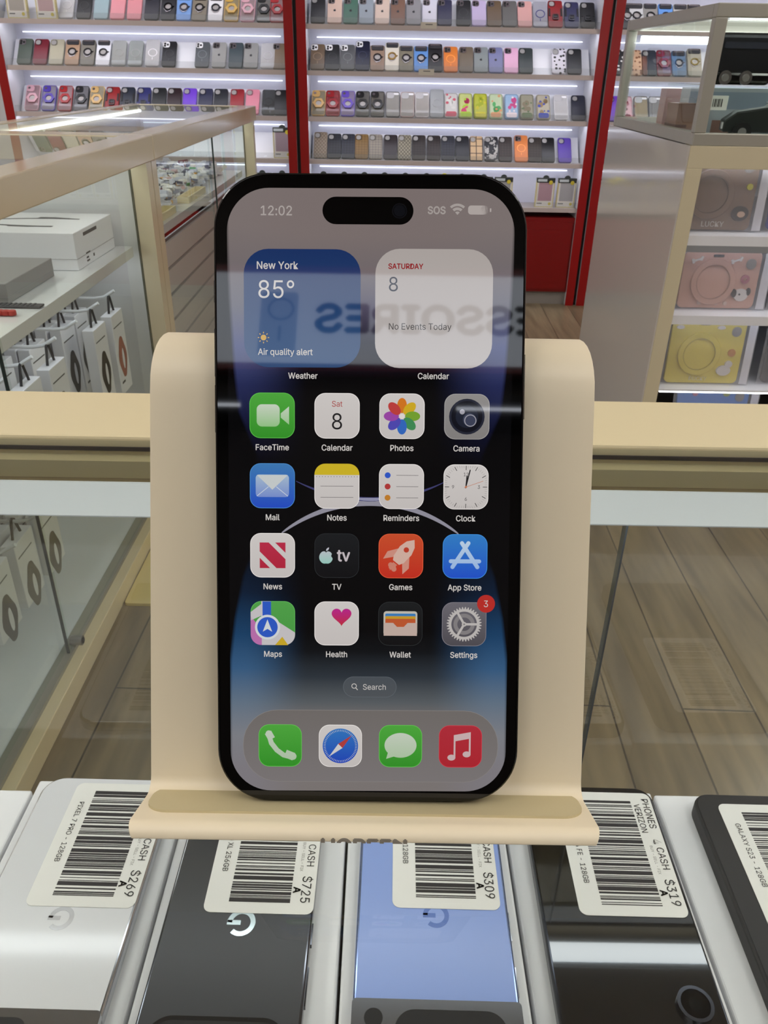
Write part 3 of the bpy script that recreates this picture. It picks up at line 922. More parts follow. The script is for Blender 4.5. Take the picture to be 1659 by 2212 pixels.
R, hx, hy, hz = carton('product_box', -1.15, -0.787, 1.643, 1.90, ZS, ZS + 0.041, pm('grey box card', '#8d8a8a', 0.5), 'flat grey box in front of the large white box on the shelf', 'box')
bx('lid_print', (0.10, 0.106, -0.06, 0.02, hz, hz + 0.0005), pm('dark print', '#5a5858', 0.5), R)
# loose straps at the shelf edge
S_ = M()
pt, pr_ = spot(92, 664, 2, ZS), spot(40, 681, 2, ZS)
S_.box(-0.30, 0.0, -0.012, 0.012, 0.0, 0.004)
for k in range(9):
    S_.box(-0.10 + 0.010 * k, -0.095 + 0.010 * k, -0.010, 0.010, 0.004, 0.0055)
o = S_.build('watch_strap', pm('dark grey rubber', '#4a494d', 0.5), loc=(pt.x, pt.y, ZS + 0.001), bevel=0.001)
tag(o, 'dark grey rubber watch strap lying across the shelf edge', 'watch strap')
q = M()
for k in range(14):
    q.disc(-0.012 * k, 0, 0.0085, 0.0, 0.010, 10)
o = q.build('bead_bracelet', pm('red beads', '#a82a24', 0.4), loc=(pr_.x - 0.01, pr_.y - 0.004, ZS + 0.001), bevel=0.002)
tag(o, 'red beaded bracelet on the shelf beside the dark watch strap', 'bracelet')

# hanging watch band boxes
def peg(y, z, lab):
    o = M().tube([(-1.192, y, z), (-0.79, y, z), (-0.765, y, z + 0.004), (-0.735, y, z + 0.022)], 0.0042, 8).build('display_peg', PEG)
    tag(o, lab, 'peg', 'white pegs in the left case')


def band_box(x, y, z, colr, lab, name='watch_band_box', ph=0.225):
    """hangs on a peg at (y,z); picture side faces +x"""
    R = empty(name, (x, y, z))
    top = -0.037
    M().box(-0.0145, 0.0145, -0.048, 0.048, top - ph, top).build('carton', W1, R, bevel=0.0015)
    M().tube([(0.0, -0.018, top), (0.0, -0.006, 0.004), (0.0, 0.0, 0.008), (0.0, 0.006, 0.004), (0.0, 0.022, top)], 0.0032, 6).build('hang_loop', STRAP, R)
    q = M()
    pts = [(0.030 * math.cos(t) * (1 + 0.15 * math.cos(4 * t)), 0.058 * math.sin(t)) for t in [2 * PI * k / 24 for k in range(24)]]
    ins = [(0.010 * math.cos(t) + 0.004, 0.030 * math.sin(t) - 0.006) for t in [2 * PI * k / 24 for k in range(24)]]
    q.loop(pts, ins, 0.0148, 0.0153)
    q.v = [(c, a, b + top - 0.125) for a, b, c in q.v]
    q.build('band_picture', pm('band ' + colr, colr, 0.35), R)
    q = M()
    q.box(0.0146, 0.0150, -0.04, 0.03, top - 0.036, top - 0.033).box(0.0146, 0.0150, -0.034, -0.008, top - ph + 0.03, top - ph + 0.036)
    q.build('printed_line', INKG, R)
    tag(R, lab, 'watch band box', 'watch band boxes hanging in the left case')


PEGY = [2.143, 2.012, 1.85, 1.715, 1.583, 1.45]
PN = ['farthest', 'second farthest', 'third', 'fourth', 'fifth', 'nearest']
XS = [[-0.752, -0.85, -0.885, -0.925, -0.965], [-0.757, -0.84, -0.878, -0.914, -0.95], [-0.855, -0.888, -0.925, -0.96], [-0.757, -0.88, -0.925, -0.965], [-0.762, -0.865, -0.91, -0.95], [-0.762, -0.85, -0.90]]
FC = ['#a4624e', '#2c2a1e', '#26241c', '#3a3326', '#3a342a', '#302c28']
EN = ['front-most', 'second', 'third', 'fourth', 'fifth']
for k, y in enumerate(PEGY):
    peg(y, 0.642, 'white wire peg, %s of the upper row in the left case' % PN[k])
    for j, x in enumerate(XS[k]):
        cn = ('copper' if k == 0 else 'dark metal') if j == 0 else 'plain'
        lab = 'white watch band box, %s on the %s upper peg in the left case' % (EN[j], PN[k])
        if k == 0 and j == 0:
            lab = 'white box picturing a copper band, front-most on the farthest upper peg'
        band_box(x, y, 0.642, FC[k] if j == 0 else '#3a3833', lab)
for k, y in enumerate([1.60, 1.47, 1.34]):
    peg(y, 0.332, 'white wire peg, %s of the lower row in the left case' % ['farthest', 'middle', 'nearest'][k])
    for j, x in enumerate([-0.80, -0.85, -0.90]):
        band_box(x, y, 0.332, '#4a453c', 'white band box, %s on the %s lower peg in the left case' % (EN[j], ['farthest', 'middle', 'nearest'][k]), ph=0.16)

# second case: jumble of small goods
rnd = random.Random(3)
cols = ['#d8d8dc', '#b9bcc8', '#8d8f9c', '#e4e4e6', '#5b5f78', '#c9a7a4', '#3fa050', '#d09a3a', '#7a2f38', '#cfd3e0', '#2c2e44', '#e9e6de']
for i, (ya, yb) in enumerate([(2.46, 3.15), (3.24, 4.05)]):
    q = M()
    for n in range(900 if i == 0 else 700):
        q.use(rnd.choice([0, 0, 0, 0, 0, 1, 1, 2, 3, 3, 3, 3, 4, 5, 6, 7, 8, 9, 9, 9, 10, 11, 11, 11]))
        x, y, zz = rnd.uniform(-1.12, -0.775), rnd.uniform(ya, yb), ZS + rnd.uniform(0.004, 0.05)
        a, b, c = rnd.uniform(0.005, 0.017), rnd.uniform(0.005, 0.018), rnd.uniform(0.002, 0.009)
        n0 = len(q.v)
        q.box(-a, a, -b, b, -c, c)
        R3 = Matrix.Rotation(rnd.uniform(0, PI), 3, 'Z') @ Matrix.Rotation(rnd.uniform(-0.6, 0.6), 3, 'X')
        for t in range(n0, len(q.v)):
            vv = R3 @ Vector(q.v[t])
            q.v[t] = (vv.x + x, vv.y + y, max(vv.z + zz, ZS + 0.001))
    o = q.build('small_trinkets', [pm('trinket ' + c, c, 0.35) for c in cols])
    tag(o, ['jumble of small packed trinkets in the near half of the second case', 'jumble of small packed trinkets in the far half of the second case'][i], 'trinkets', kind='stuff')
for i, (y, lab) in enumerate([(2.55, 'shallow white tray at the near end of the trinkets'), (3.05, 'shallow cream tray at the shelf edge halfway along the trinkets')]):
    q = M()
    q.box(-0.765, -0.722, y, y + 0.30, ZS, ZS + 0.004).box(-0.765, -0.761, y, y + 0.30, ZS + 0.004, ZS + 0.022).box(-0.726, -0.722, y, y + 0.30, ZS + 0.004, ZS + 0.022).box(-0.761, -0.726, y, y + 0.004, ZS + 0.004, ZS + 0.022).box(-0.761, -0.726, y + 0.296, y + 0.30, ZS + 0.004, ZS + 0.022)
    tag(q.build('trinket_tray', RAILC), lab, 'tray', 'trays in the second case')

o = M().rr(-0.20, 1.93, 0.90, 0.62, 0.01, 0.0, 0.008, 3).build('floor_mat', pm('pale yellow mat', '#dccb8e', 0.5))
tag(o, 'pale yellow mat on the wood floor beside the left case base', 'mat')
# ------------------------------------------------------------------ right aisle counter
RX0, RX1, RY0, RY1 = 0.795, 1.75, 2.278, 3.14
RC = empty('display_case')
q = M()
q.box(RX0, RX0 + 0.042, RY0, RY0 + 0.05, 0.06, 0.98).box(RX1 - 0.05, RX1, RY0, RY0 + 0.05, 0.06, 0.98).box(RX0, RX1, RY0, RY0 + 0.05, 0.98, TOPZ)
q.build('front_frame', CREAM, RC, bevel=0.001)
bx('side_panel', (RX0 - 0.004, RX0 - 0.0002, RY0 + 0.001, RY1, 0.06, TOPZ), pm('glossy white side', '#c9c4c0', 0.07, coat=0.6), RC)
bx('side_panel', (RX1 - 0.02, RX1, RY0 + 0.0505, RY1, 0.06, TOPZ), WHITEL, RC)
bx('back_panel', (RX0 + 0.0205, RX1 - 0.0205, RY1 - 0.02, RY1, 0.06, TOPZ - 0.02), WHITE, RC)
bx('counter_top', (RX0 + 0.0205, RX1 - 0.0205, RY0 + 0.0505, RY1 - 0.0005, TOPZ - 0.02, TOPZ - 0.0005), WHITEL, RC)
bx('plinth', (RX0 + 0.02, RX1, RY0 + 0.02, RY1, 0.0, 0.0595), pm('plinth', '#8f897f', 0.5), RC)
LEDR = pm('right case led strip', '#ffffff', 0.5, emit=(0.9, 0.93, 1.0), es=STRIP * 0.75)
LEDS = pm('small case led strip', '#ffffff', 0.5, emit=(0.9, 0.93, 1.0), es=STRIP * 0.8)
for z in (0.349, 0.585, 0.808):
    th = 0.006 if z < 0.5 else 0.016
    s_ = bx('shelf', (RX0 + 0.043, RX1 - 0.051, RY0 + (0.012 if z > 0.5 else 0.034), RY1 - 0.021, z - th, z), WHITE, RC)
    if z > 0.5:
        bx('edge_strip', (RX0 + 0.043, RX1 - 0.051, RY0 + 0.008, RY0 + 0.0118, z - 0.026, z), WHITE, s_)
    if z > 0.7:
        bx('edge_strip', (RX0 + 0.043, RX1 - 0.051, RY0 + 0.008, RY0 + 0.0118, z - 0.044, z - 0.0262), pm('grey edge strip', '#8e9196', 0.4), s_)
    bx('light_strip', (RX0 + 0.06, RX1 - 0.07, RY0 + (0.02 if z > 0.5 else 0.038), RY0 + (0.03 if z > 0.5 else 0.046), z - th - 0.0055, z - th - 0.0001), LEDR if z > 0.5 else LEDS, s_)
bx('light_strip', (RX0 + 0.06, RX1 - 0.07, RY0 + 0.052, RY0 + 0.064, 1.004, 1.0135), LEDR, RC)
tag(RC, 'cream-framed case on the right with tablet cases on its shelves', 'display case')

# aluminium glass cabinet on top
GB = empty('glass_cabinet')
gx0, gx1, gy0, gy1, gz0, gz1 = RX0 + 0.004, 1.60, RY0 + 0.003, RY1 - 0.02, TOPZ, 1.352
q = M()
t = 0.03
for x in (gx0, gx1 - t):
    for y in (gy0, gy1 - t):
        q.box(x, x + t, y, y + t, gz0 + t, gz1 - t)
for z in (gz0, gz1 - t):
    for y in (gy0, gy1 - t):
        q.box(gx0, gx1, y, y + t, z, z + t)
    for x in (gx0, gx1 - t):
        q.box(x, x + t, gy0 + t, gy1 - t, z, z + t)
q.build('frame', ALU, GB, bevel=0.002)
bx('side_glass', (gx0 + 0.012, gx0 + 0.017, gy0 + t, gy1 - t, gz0 + t, gz1 - t), GLASS, GB)
bx('front_glass', (gx0 + t, gx1 - t, gy0 + 0.012, gy0 + 0.017, gz0 + t, gz1 - t), GLASS, GB)
bx('glass_top', (gx0 + t, gx1 - t, gy0 + t, gy1 - t, gz1 - 0.012, gz1 - 0.006), GLASS, GB)
bx('glass_shelf', (gx0 + 0.04, gx1 - 0.04, gy0 + 0.05, gy0 + 0.42, 1.168, 1.174), GLASS, GB)
bx('cabinet_floor', (gx0 + t, gx1 - t, gy0 + t, gy1 - t, gz0 + 0.001, gz0 + 0.004), WHITE, GB)
M().box(gx0 + 0.04, gx1 - 0.04, gy1 - 0.065, gy1 - 0.045, gz1 - 0.065, gz1 - 0.045).build('light_tube', pm('cabinet tube', '#ffffff', 0.5, emit=(0.95, 0.98, 1), es=STRIP), GB)
bx('light_strip', (gx0 + 0.05, gx1 - 0.05, gy0 + 0.032, gy0 + 0.044, gz1 - 0.032, gz1 - 0.022), LEDC, GB)
tag(GB, 'aluminium-framed glass cabinet standing on the right counter', 'cabinet')

R = empty('speaker_bar', (1.02, 2.46, 1.1745))
M().box(-0.155, 0.30, -0.05, 0.05, 0.022, 0.122).build('body', pm('satin black', '#111216', 0.3), R, bevel=0.012, seg=3)
M().box(-0.14, 0.285, -0.052, -0.0485, 0.085, 0.1).build('light_band', pm('grey gloss', '#34363e', 0.15), R)
for x0, x1 in ((-0.155, 0.0), (0.03, 0.19)):
    M().box(x0, x1, -0.052, 0.04, 0.001, 0.034).build('foot', pm('gloss black', '#060607', 0.1), R, bevel=0.01, seg=3)
for x in (-0.125, -0.07, 0.06, 0.115):
    q = M().disc(0, 0, 0.017, 0, 0.006, 18).use(1).disc(0, 0, 0.009, 0.006, 0.009, 12)
    q.v = [(a + x, -0.053 - c, b + 0.018) for a, b, c in q.v]
    q.build('knob', [CHROME, STEEL], R)
tag(R, 'black bar with round chrome knobs on the glass shelf of the right cabinet', 'speaker')
R = empty('toy_truck', (1.045, 2.42, TOPZ + 0.0045), (0, 0, -0.25))
GR = pm('dark green black plastic', '#1d211f', 0.4)
q = M()
q.prism([(-0.12, 0.022), (0.14, 0.022), (0.14, 0.122), (0.02, 0.122), (-0.012, 0.085), (-0.09, 0.072), (-0.12, 0.05)], -0.045, 0.045)
q.v = [(a, c, b) for a, b, c in q.v]
q.build('body', GR, R, bevel=0.004)
q = M().prism([(-0.008, 0.092), (0.018, 0.119), (0.018, 0.121), (-0.009, 0.0935)], -0.038, 0.038)
q.v = [(a - 0.002, c, b + 0.001) for a, b, c in q.v]
q.build('windscreen', pm('pale windscreen', '#9a9aa8', 0.1), R)
bx('headlight', (-0.124, -0.119, -0.04, -0.02, 0.03, 0.046), pm('lamp white', '#d6d6d6', 0.2), R)
for n, (x, y) in enumerate([(-0.07, -0.046), (0.09, -0.046), (-0.07, 0.046), (0.09, 0.046)]):
    q = M().disc(0, 0, 0.024, -0.012, 0.012, 20).use(1).disc(0, 0, 0.011, -0.013, 0.013, 12)
    q.v = [(a + x, c + y, b + 0.024) for a, b, c in q.v]
    q.build('wheel', [BLACK, STEEL], R)
tag(R, 'dark green toy truck on the floor of the right glass cabinet', 'toy')
R = empty('product_box', (1.13, 2.68, TOPZ + 0.0045))
bx('carton', (-0.24, 0.24, -0.04, 0.04, 0, 0.125), pm('blue grey carton', '#d5dde8', 0.4), R)
q = M().box(-0.24, 0.24, -0.0405, -0.0401, 0.07, 0.115)
q.build('printed_band', pm('blue band', '#b0c0d6', 0.4), R)
bx('printed_patch', (-0.16, -0.05, -0.0409, -0.0405, 0.0, 0.04), pm('pink patch', '#b08a80', 0.4), R)
tag(R, 'blue grey product box behind the toy truck in the right cabinet', 'box')
R = empty('barcode_card', (0.885, 2.395, 1.115))
bx('card', (-0.028, 0.028, 0, 0.001, 0, 0.035), PAPER, R)
q = M()
for k in range(6):
    q.box(-0.012 + 0.0045 * k, -0.012 + 0.0045 * k + (0.0028 if k % 2 else 0.0016), -0.0006, -0.0001, 0.008, 0.027)
q.build('barcode', INK, R)
tag(R, 'white barcode card hanging under the glass shelf of the right cabinet', 'label')
R = empty('product_box', (0.872, 2.62, TOPZ + 0.0045))
bx('carton', (-0.032, 0.032, -0.05, 0.05, 0, 0.085), pm('brown picture carton', '#9a7460', 0.4), R)
bx('printed_band', (-0.033, 0.0, -0.051, 0.051, 0.022, 0.03), pm('dark brown band', '#5a382c', 0.4), R)
tag(R, 'small brown printed box at the left side of the right cabinet', 'box')
R = empty('product_box', (0.885, 2.78, TOPZ + 0.0045))
bx('carton', (-0.03, 0.05, -0.03, 0.03, 0, 0.12), pm('pale pink carton', '#c9a09a', 0.4), R)
tag(R, 'pale pink box standing behind the brown printed box in the right cabinet', 'box')

# tablet cases in bags
BAG = glass('plastic bag', (0.97, 0.97, 0.98), 0.10, '#f0f0f4', 1.6)


def tablet_case(px0, px1, pyb, zs, h, lab, kind, y=2.350, w=0.228, hgt=0.165):
    p = spot(px1, pyb, 1, y)
    x1 = p.x
    w = min(w, x1 - 0.82)
    R = empty('tablet_case', (x1 - w / 2, y + 0.012, zs + 0.004), (PI / 2 - 0.08, 0, 0))
    dk = pm('tablet ring dark ' + h, tuple(c * 0.7 for c in lin(h)[:3]), 0.5)
    mt = pm('silicone ' + h, h, 0.45)
    M().rr(0, hgt / 2, w, hgt, 0.016, -0.012, 0.0).use(0).build('shell', mt, R, bevel=0.002)
    rg = M().ring(-0.02, hgt * 0.47, 0.066, 0.017, 0.0, 0.008, 40)
    rg.build('ring_stand', mt, R, bevel=0.002)
    M().disc(-0.02, hgt * 0.47, 0.048, 0.0, 0.004, 36).build('ring_pad', mt, R, bevel=0.001)
    M().ring(-0.02, hgt * 0.47, 0.0495, 0.0016, 0.004, 0.0086, 40).build('ring_gap', dk, R)
    M().rr(w / 2 - 0.03, hgt - 0.034, 0.028, 0.03, 0.013, 0.0, 0.003).build('camera_hole', pm('hole grey', '#8d8984', 0.4), R)
    M().rr(-0.015, hgt - 0.012, 0.03, 0.007, 0.002, 0.0, 0.003).build('top_slot', DARK, R)
    if kind == 'bear':
        q = M().disc(w / 2 - 0.035, 0.045, 0.024, 0, 0.006, 20, 0.020).use(1).disc(w / 2 - 0.033, 0.043, 0.011, 0.006, 0.009, 14, 0.008)
        q.build('charm', [pm('charm black', '#191515', 0.5), pm('charm beige', '#d9b9a0', 0.5)], R)
        M().disc(w / 2 - 0.02, 0.115, 0.0085, 0, 0.004, 14).build('charm', pm('charm yellow', '#c9c332', 0.5), R)
        text('LUCKY', 0.024, pm('silicone white', '#d8d2c8', 0.5), R, 0.0, 0.016, 0.0012, 'lettering', ext=0.001)
    if kind == 'dog':
        q = M().disc(w / 2 - 0.045, 0.04, 0.021, 0, 0.006, 18, 0.018).use(1).disc(w / 2 - 0.066, 0.045, 0.007, 0, 0.007, 12, 0.012).disc(w / 2 - 0.024, 0.05, 0.006, 0, 0.007, 12, 0.011).disc(w / 2 - 0.05, 0.042, 0.003, 0.006, 0.007, 10)
        q.build('charm', [pm('charm white', '#dcd8d4', 0.5), BLACK], R)
        M().ring(w / 2 - 0.04, 0.085, 0.013, 0.008, 0, 0.005, 16).build('charm', pm('charm rose', '#b06878', 0.5), R)
        for sx in (-0.075, 0.04):
            q = M().strip([(sx - 0.012, hgt - 0.028), (sx + 0.012, hgt - 0.02)], 0.005, 0, 0.003)
            for e in ((sx - 0.013, hgt - 0.025), (sx - 0.011, hgt - 0.031), (sx + 0.013, hgt - 0.017), (sx + 0.011, hgt - 0.023)):
                q.disc(e[0], e[1], 0.004, 0, 0.003, 10)
            q.build('bone_charm', MATS['charm white'], R)
        q = M()
        for k in range(4):
            q.disc(-0.05 + 0.026 * k, 0.015, 0.006, 0, 0.003, 10)
        q.build('charm', pm('charm pale', '#cdb2a6', 0.5), R)
    if kind == 'duck':
        q = M().disc(w / 2 - 0.05, 0.042, 0.022, 0, 0.007, 18, 0.016).disc(w / 2 - 0.037, 0.062, 0.011, 0, 0.007, 14)
        q.build('charm', MATS.get('charm white') or pm('charm white', '#dcd8d4', 0.5), R)
        M().disc(w / 2 - 0.033, 0.097, 0.012, 0, 0.004, 10).build('charm', pm('charm orange', '#c98a3a', 0.5), R)
        for sx in (-0.09, 0.035):
            M().disc(sx, hgt - 0.022, 0.012, 0, 0.004, 14, 0.006).build('cloud_charm', MATS['charm white'], R)
        text('DUCKY', 0.02, pm('lettering pale', '#e0d9a0', 0.5), R, -0.01, 0.015, 0.0012, 'lettering', ext=0.001)
    if kind == 'sea':
        M().disc(-0.06, hgt - 0.025, 0.009, 0, 0.004, 8).build('charm', pm('charm red', '#b06a80', 0.5), R)
        M().disc(0.04, hgt - 0.022, 0.012, 0, 0.004, 8).build('charm', pm('charm green', '#8fa042', 0.5), R)
    q = M()
    q.box(-w / 2 - 0.018, w / 2 + 0.03, -0.002, hgt + 0.008, 0.012, 0.0126)
    q.build('plastic_bag', BAG, R)
    q = M().box(w / 2 + 0.006, w / 2 + 0.03, 0.0, hgt + 0.008, 0.004, 0.0055).box(-w / 2 - 0.018, w / 2 + 0.03, hgt + 0.001, hgt + 0.012, -0.004, -0.0025)
    q.build('bag_edge', pm('white bag film', '#d8d8de', 0.25), R)
    tag(R, lab, 'tablet case', 'bagged tablet cases in the right display case')


tablet_case(1490, 1622, 490, 0.808, '#7d6350', 'brown tablet case with bear charm on the top shelf of the right case', 'bear', hgt=0.20)
tablet_case(1462, 1628, 670, 0.585, '#cda08e', 'pink tablet case with dog charm on the middle shelf of the right case', 'dog', hgt=0.162)
tablet_case(1435, 1592, 833, 0.349, '#decd4e', 'yellow tablet case with duck charm on the lower shelf of the right case', 'duck', hgt=0.196)
tablet_case(1421, 1588, 1010, 0.0625, '#4d82cf', 'blue tablet case with sea charms, lowest in the right case', 'sea', y=2.357, hgt=0.268)
tablet_case(1655, 1830, 497, 0.808, '#26429c', 'deep blue tablet case beside the brown one, top shelf at right', 'none', y=2.365, hgt=0.195)
tablet_case(1640, 1830, 670, 0.585, '#5c1c2a', 'dark red tablet case beside the pink one, middle shelf at right', 'none', y=2.365)
tablet_case(1612, 1800, 833, 0.349, '#131418', 'black tablet case beside the yellow one, lower shelf at right', 'none', y=2.365, hgt=0.18)
tablet_case(1612, 1800, 1010, 0.0625, '#a5521c', 'burnt orange tablet case beside the blue one, lowest at right', 'none', y=2.365, hgt=0.268)

# ------------------------------------------------------------------ the near counter
CX = 0.72
CT = empty('showcase_counter')
q = M()
q.box(-CX, CX, 0.3625, 0.424, TOPZ - 0.045, TOPZ + 0.0015)
q.build('top_rail', RAILC, CT, bevel=0.0015)
bx('rail_ledge', (-CX, CX, 0.3545, 0.3623, TOPZ - 0.018, TOPZ - 0.0085), pm('ledge', '#b9ae88', 0.4), CT)
bx('rail_shade_strip', (-CX, CX, 0.3505, 0.3621, 0.9985, TOPZ - 0.0182), pm('rail shade olive', '#77694a', 0.5), CT)  # olive strip standing in for the shade below the ledge
bx('seal', (-CX, CX, 0.3612, 0.3622, TOPZ - 0.0060, TOPZ - 0.0040), DARK, CT)
bx('glass_top', (-CX, CX, -0.03, 0.361, TOPZ - 0.008, TOPZ), GLASSG, CT)
q = M().prism([(0.327, 1.0102), (0.346, 1.0102), (0.346, 1.0195), (0.3445, 1.0195), (0.327, 1.0108)], -CX + 0.01, CX - 0.01)
q.v = [(c, a, b) for a, b, c in q.v]
led = q.build('light_bar', pm('light bar housing', '#e6eff8', 0.4), CT)
bx('diffuser', (-CX + 0.02, CX - 0.02, 0.331, 0.3450, 1.0097, 1.0101), pm('light bar diffuser', '#ffffff', 0.5, emit=(0.9, 0.95, 1.0), es=8.5), led)
bx('front_glass', (-CX, 0.1265, 0.352, 0.357, 0.757, 0.9982), GLASSG, CT)
f2 = bx('front_glass', (0.1277, CX, 0.352, 0.357, 0.757, 0.9982), GLASSG, CT)
bx('pane_edge', (0.1266, 0.1276, 0.3515, 0.3575, 0.757, 0.9982), pm('dark glass edge', '#3a4044', 0.3), f2)
bx('deck', (-CX, CX, 0.0, 0.357, 0.745, 0.757), WHITEL, CT)
bx('lower_cabinet', (-CX, CX, 0.05, 0.34, 0.0, 0.744), CREAM, CT)
for s in (-1, 1):
    a, b = sorted((s * CX, s * (CX - 0.006)))
    bx('side_glass', (a, b, 0.0, 0.351, 0.758, TOPZ - 0.0085), GLASSG, CT)
tag(CT, 'glass showcase counter with cream rail under the phone stand', 'counter')

# white boxes on its deck and the used phones lying on them
BOXW = pm('matte white box', '#efeff2', 0.45)
ZB = 0.8205
BOXL = ['white box at the bottom left corner, empty on top', 'white box under the white phone with the $269 label', 'white box under the dark grey phone with the $725 label', 'white box under the blue phone', 'white box under the glossy black phone', 'white box under the black-cased phone at the right']
edges = [-0.2985, -0.2055, -0.1125, -0.0167, 0.0738, 0.1662, 0.2590]
for n in range(6):
    x0, x1 = edges[n] + 0.0008, edges[n + 1] - 0.0008
    yf = [0.327, 0.3345, 0.332, 0.332, 0.3325, 0.331][n]
    R = empty('phone_box', ((x0 + x1) / 2, yf, 0.7572))
    hw = (x1 - x0) / 2
    M().box(-hw, hw, -0.175, 0, 0, ZB - 0.7572).build('lid', BOXW, R, bevel=0.0012)
    tag(R, BOXL[n], 'box', 'white phone boxes on the counter deck')


def gmark(m, s, z0, z1):
    pts = [(0.4 * s * math.cos(a), 0.4 * s * math.sin(a)) for a in [PI * 0.27 + (1.73 * PI) * k / 28 for k in range(29)]]
    m.strip(pts, 0.17 * s, z0, z1)
    m.box(0.02 * s, 0.485 * s, -0.085 * s, 0.085 * s, z0, z1)
    return m


def price_label(par, xl, xr, ynear, price, carrier, model, seed, ln=0.078):
    """xl..xr across, reading direction runs towards the viewer; local to the phone"""
    W = xr - xl
    zt = par['zt']
    Lb = M().rr((xl + xr) / 2, ynear + ln / 2, W, ln, 0.004, zt, zt + 0.00025).build('price_label', PAPER, par['root'])
    z = zt + 0.0005
    rnd = random.Random(seed)
    yf = ynear + ln
    q = M()
    y = ynear + 0.006
    bx0, bx1 = xl + W * 0.22, xl + W * 0.78
    while y < yf - 0.006:
        wd = rnd.choice([0.0003, 0.0004, 0.0005, 0.0007, 0.0010, 0.0016, 0.0022])
        q.box(bx0, bx1, y, min(y + wd, yf - 0.005), z - 0.0002, z - 0.00005)
        y += wd + rnd.choice([0.0004, 0.0005, 0.0008, 0.0013])
    q.build('barcode', pm('barcode ink', '#2b282b', 0.7), Lb)
    r = -PI / 2
    T = lambda s, size, x, y, bold=0.0, al='LEFT', mat=INK, nm='lettering', sx=1.0: text(s, size, mat, Lb, x, y, z, nm, al, r, bold, sx)
    T('PHONES', 0.0066, xl + W * 0.935, yf - 0.004, sx=0.95)
    T('4', 0.0078, xl + W * 0.925, yf - 0.0315, mat=pm('faded ink', '#c9c8c4', 0.6))
    T('CASH', 0.0066, xl + W * 0.93, yf - 0.037, sx=0.95)
    T('BUY - SELL - FIX', 0.0026, xl + W * 0.85, yf - 0.036, mat=pm('mid ink', '#9a9894', 0.6))
    T(carrier, 0.0058, xl + W * 0.835, yf - 0.008, sx=0.95)
    T(price, 0.0082, xl + W * 0.915, yf - 0.0565, sx=0.92)
    T('A', 0.0062, xl + W * 0.83, yf - 0.063, bold=0.0002)
    T(model, 0.0048, xl + W * 0.125, yf - 0.0135, sx=0.95)


def deck_phone(name, cx, yfar, w, ln, rot, mat, lab, corner=0.009, thick=0.0085, frame=None):
    R = empty(name, (cx, yfar, ZB + 0.0003), (0, 0, rot))
    M().rr(0, -ln / 2, w, ln, corner, 0, thick, 8).build('frame', frame or mat, R, bevel=0.0018, seg=3)
    M().rr(0, -ln / 2, w - 0.003, ln - 0.003, corner - 0.001, thick, thick + 0.0003, 8).build('glass_back', mat, R)
    tag(R, lab, 'phone', 'used phones on the counter deck')
    return dict(root=R, zt=thick + 0.0004)


SILV = pm('polished silver', '#b8bac0', 0.12, metal=1.0)
# white phone
P = deck_phone('used_phone', -0.158, 0.3295, 0.0766, 0.163, -0.012, pm('white phone back', '#dddee2', 0.16, coat=0.5), 'white used phone with the $269 label on its back, bottom left', 0.012, frame=SILV)
price_label(P, -0.018, 0.0375, -0.083, '$269', 'UNLOCKED', 'PIXEL 7 PRO - 128GB', 1)
z = P['zt']
q = M().rr(0, -0.144, 0.0766, 0.022, 0.002, 0.004, 0.0105, 4).use(1).rr(-0.012, -0.144, 0.040, 0.014, 0.007, 0.0105, 0.0108, 6)
q.build('camera_bar', [SILV, BLACK], P['root'], bevel=0.0005)
gmark(M(), 0.013, 0, 0.0002).build('emblem', pm('faint emblem', '#cfcfd4', 0.1, metal=0.3), P['root'], loc=(0.003, -0.089, z - 0.0002), rotz=PI)
# dark grey phone
P = deck_phone('used_phone', -0.0672, 0.330, 0.0740, 0.163, -0.012, pm('slate phone back', '#3c3d41', 0.32), 'dark grey used phone with the $725 label and silver letter emblem', 0.013, frame=pm('polished dark frame', '#6a6c72', 0.12, metal=1.0))
z = P['zt']
price_label(P, -0.0185, 0.0370, -0.0855, '$725', 'UNLOCKED', 'PIXEL 9 PRO XL 256GB', 2)
gmark(M(), 0.0145, 0, 0.0003).build('emblem', pm('silver emblem', '#cfe0e4', 0.15, metal=0.7), P['root'], loc=(0.002, -0.0905, z - 0.0002), rotz=PI)
q = M().rr(0, -0.147, 0.062, 0.022, 0.011, z, z + 0.002, 8).use(1).rr(0, -0.147, 0.058, 0.018, 0.009, z + 0.002, z + 0.0022, 8)
q.build('camera_bar', [pm('dark polished', '#5a5c62', 0.12, metal=1.0), BLACK], P['root'])
q = M().box(0.0368, 0.0376, -0.099, -0.088, 0.003, 0.006).box(0.0368, 0.0376, -0.128, -0.110, 0.003, 0.006)
q.build('side_button', pm('dark polished', '#5a5c62', 0.12, metal=1.0), P['root'])
# blue phone
P = deck_phone('used_phone', 0.0300, 0.3195, 0.0765, 0.163, -0.012, pm('blue phone back', '#8fa6e2', 0.25), 'light blue used phone with the $309 label behind the stand lip', 0.008, frame=pm('blue polished frame', '#9fb2e4', 0.15, metal=0.8))
z = P['zt']
price_label(P, -0.0205, 0.0345, -0.071, '$309', 'UNLOCKED', 'PIXEL 8 PRO - 128GB', 3)
gmark(M(), 0.0135, 0, 0.0002).build('emblem', pm('light blue emblem', '#6f8ad0', 0.1, metal=0.3), P['root'], loc=(0.0015, -0.0745, z - 0.0002), rotz=PI)
q = M().rr(0, -0.130, 0.0768, 0.026, 0.002, 0.004, 0.0112, 4).use(1).rr(0.006, -0.1305, 0.050, 0.018, 0.009, 0.0112, 0.0115, 8).disc(-0.0285, -0.1255, 0.0042, 0.0112, 0.0115, 20)
q.build('camera_bar', [pm('bar silver', '#9ea0a6', 0.2, metal=1.0), BLACK], P['root'], bevel=0.0008)
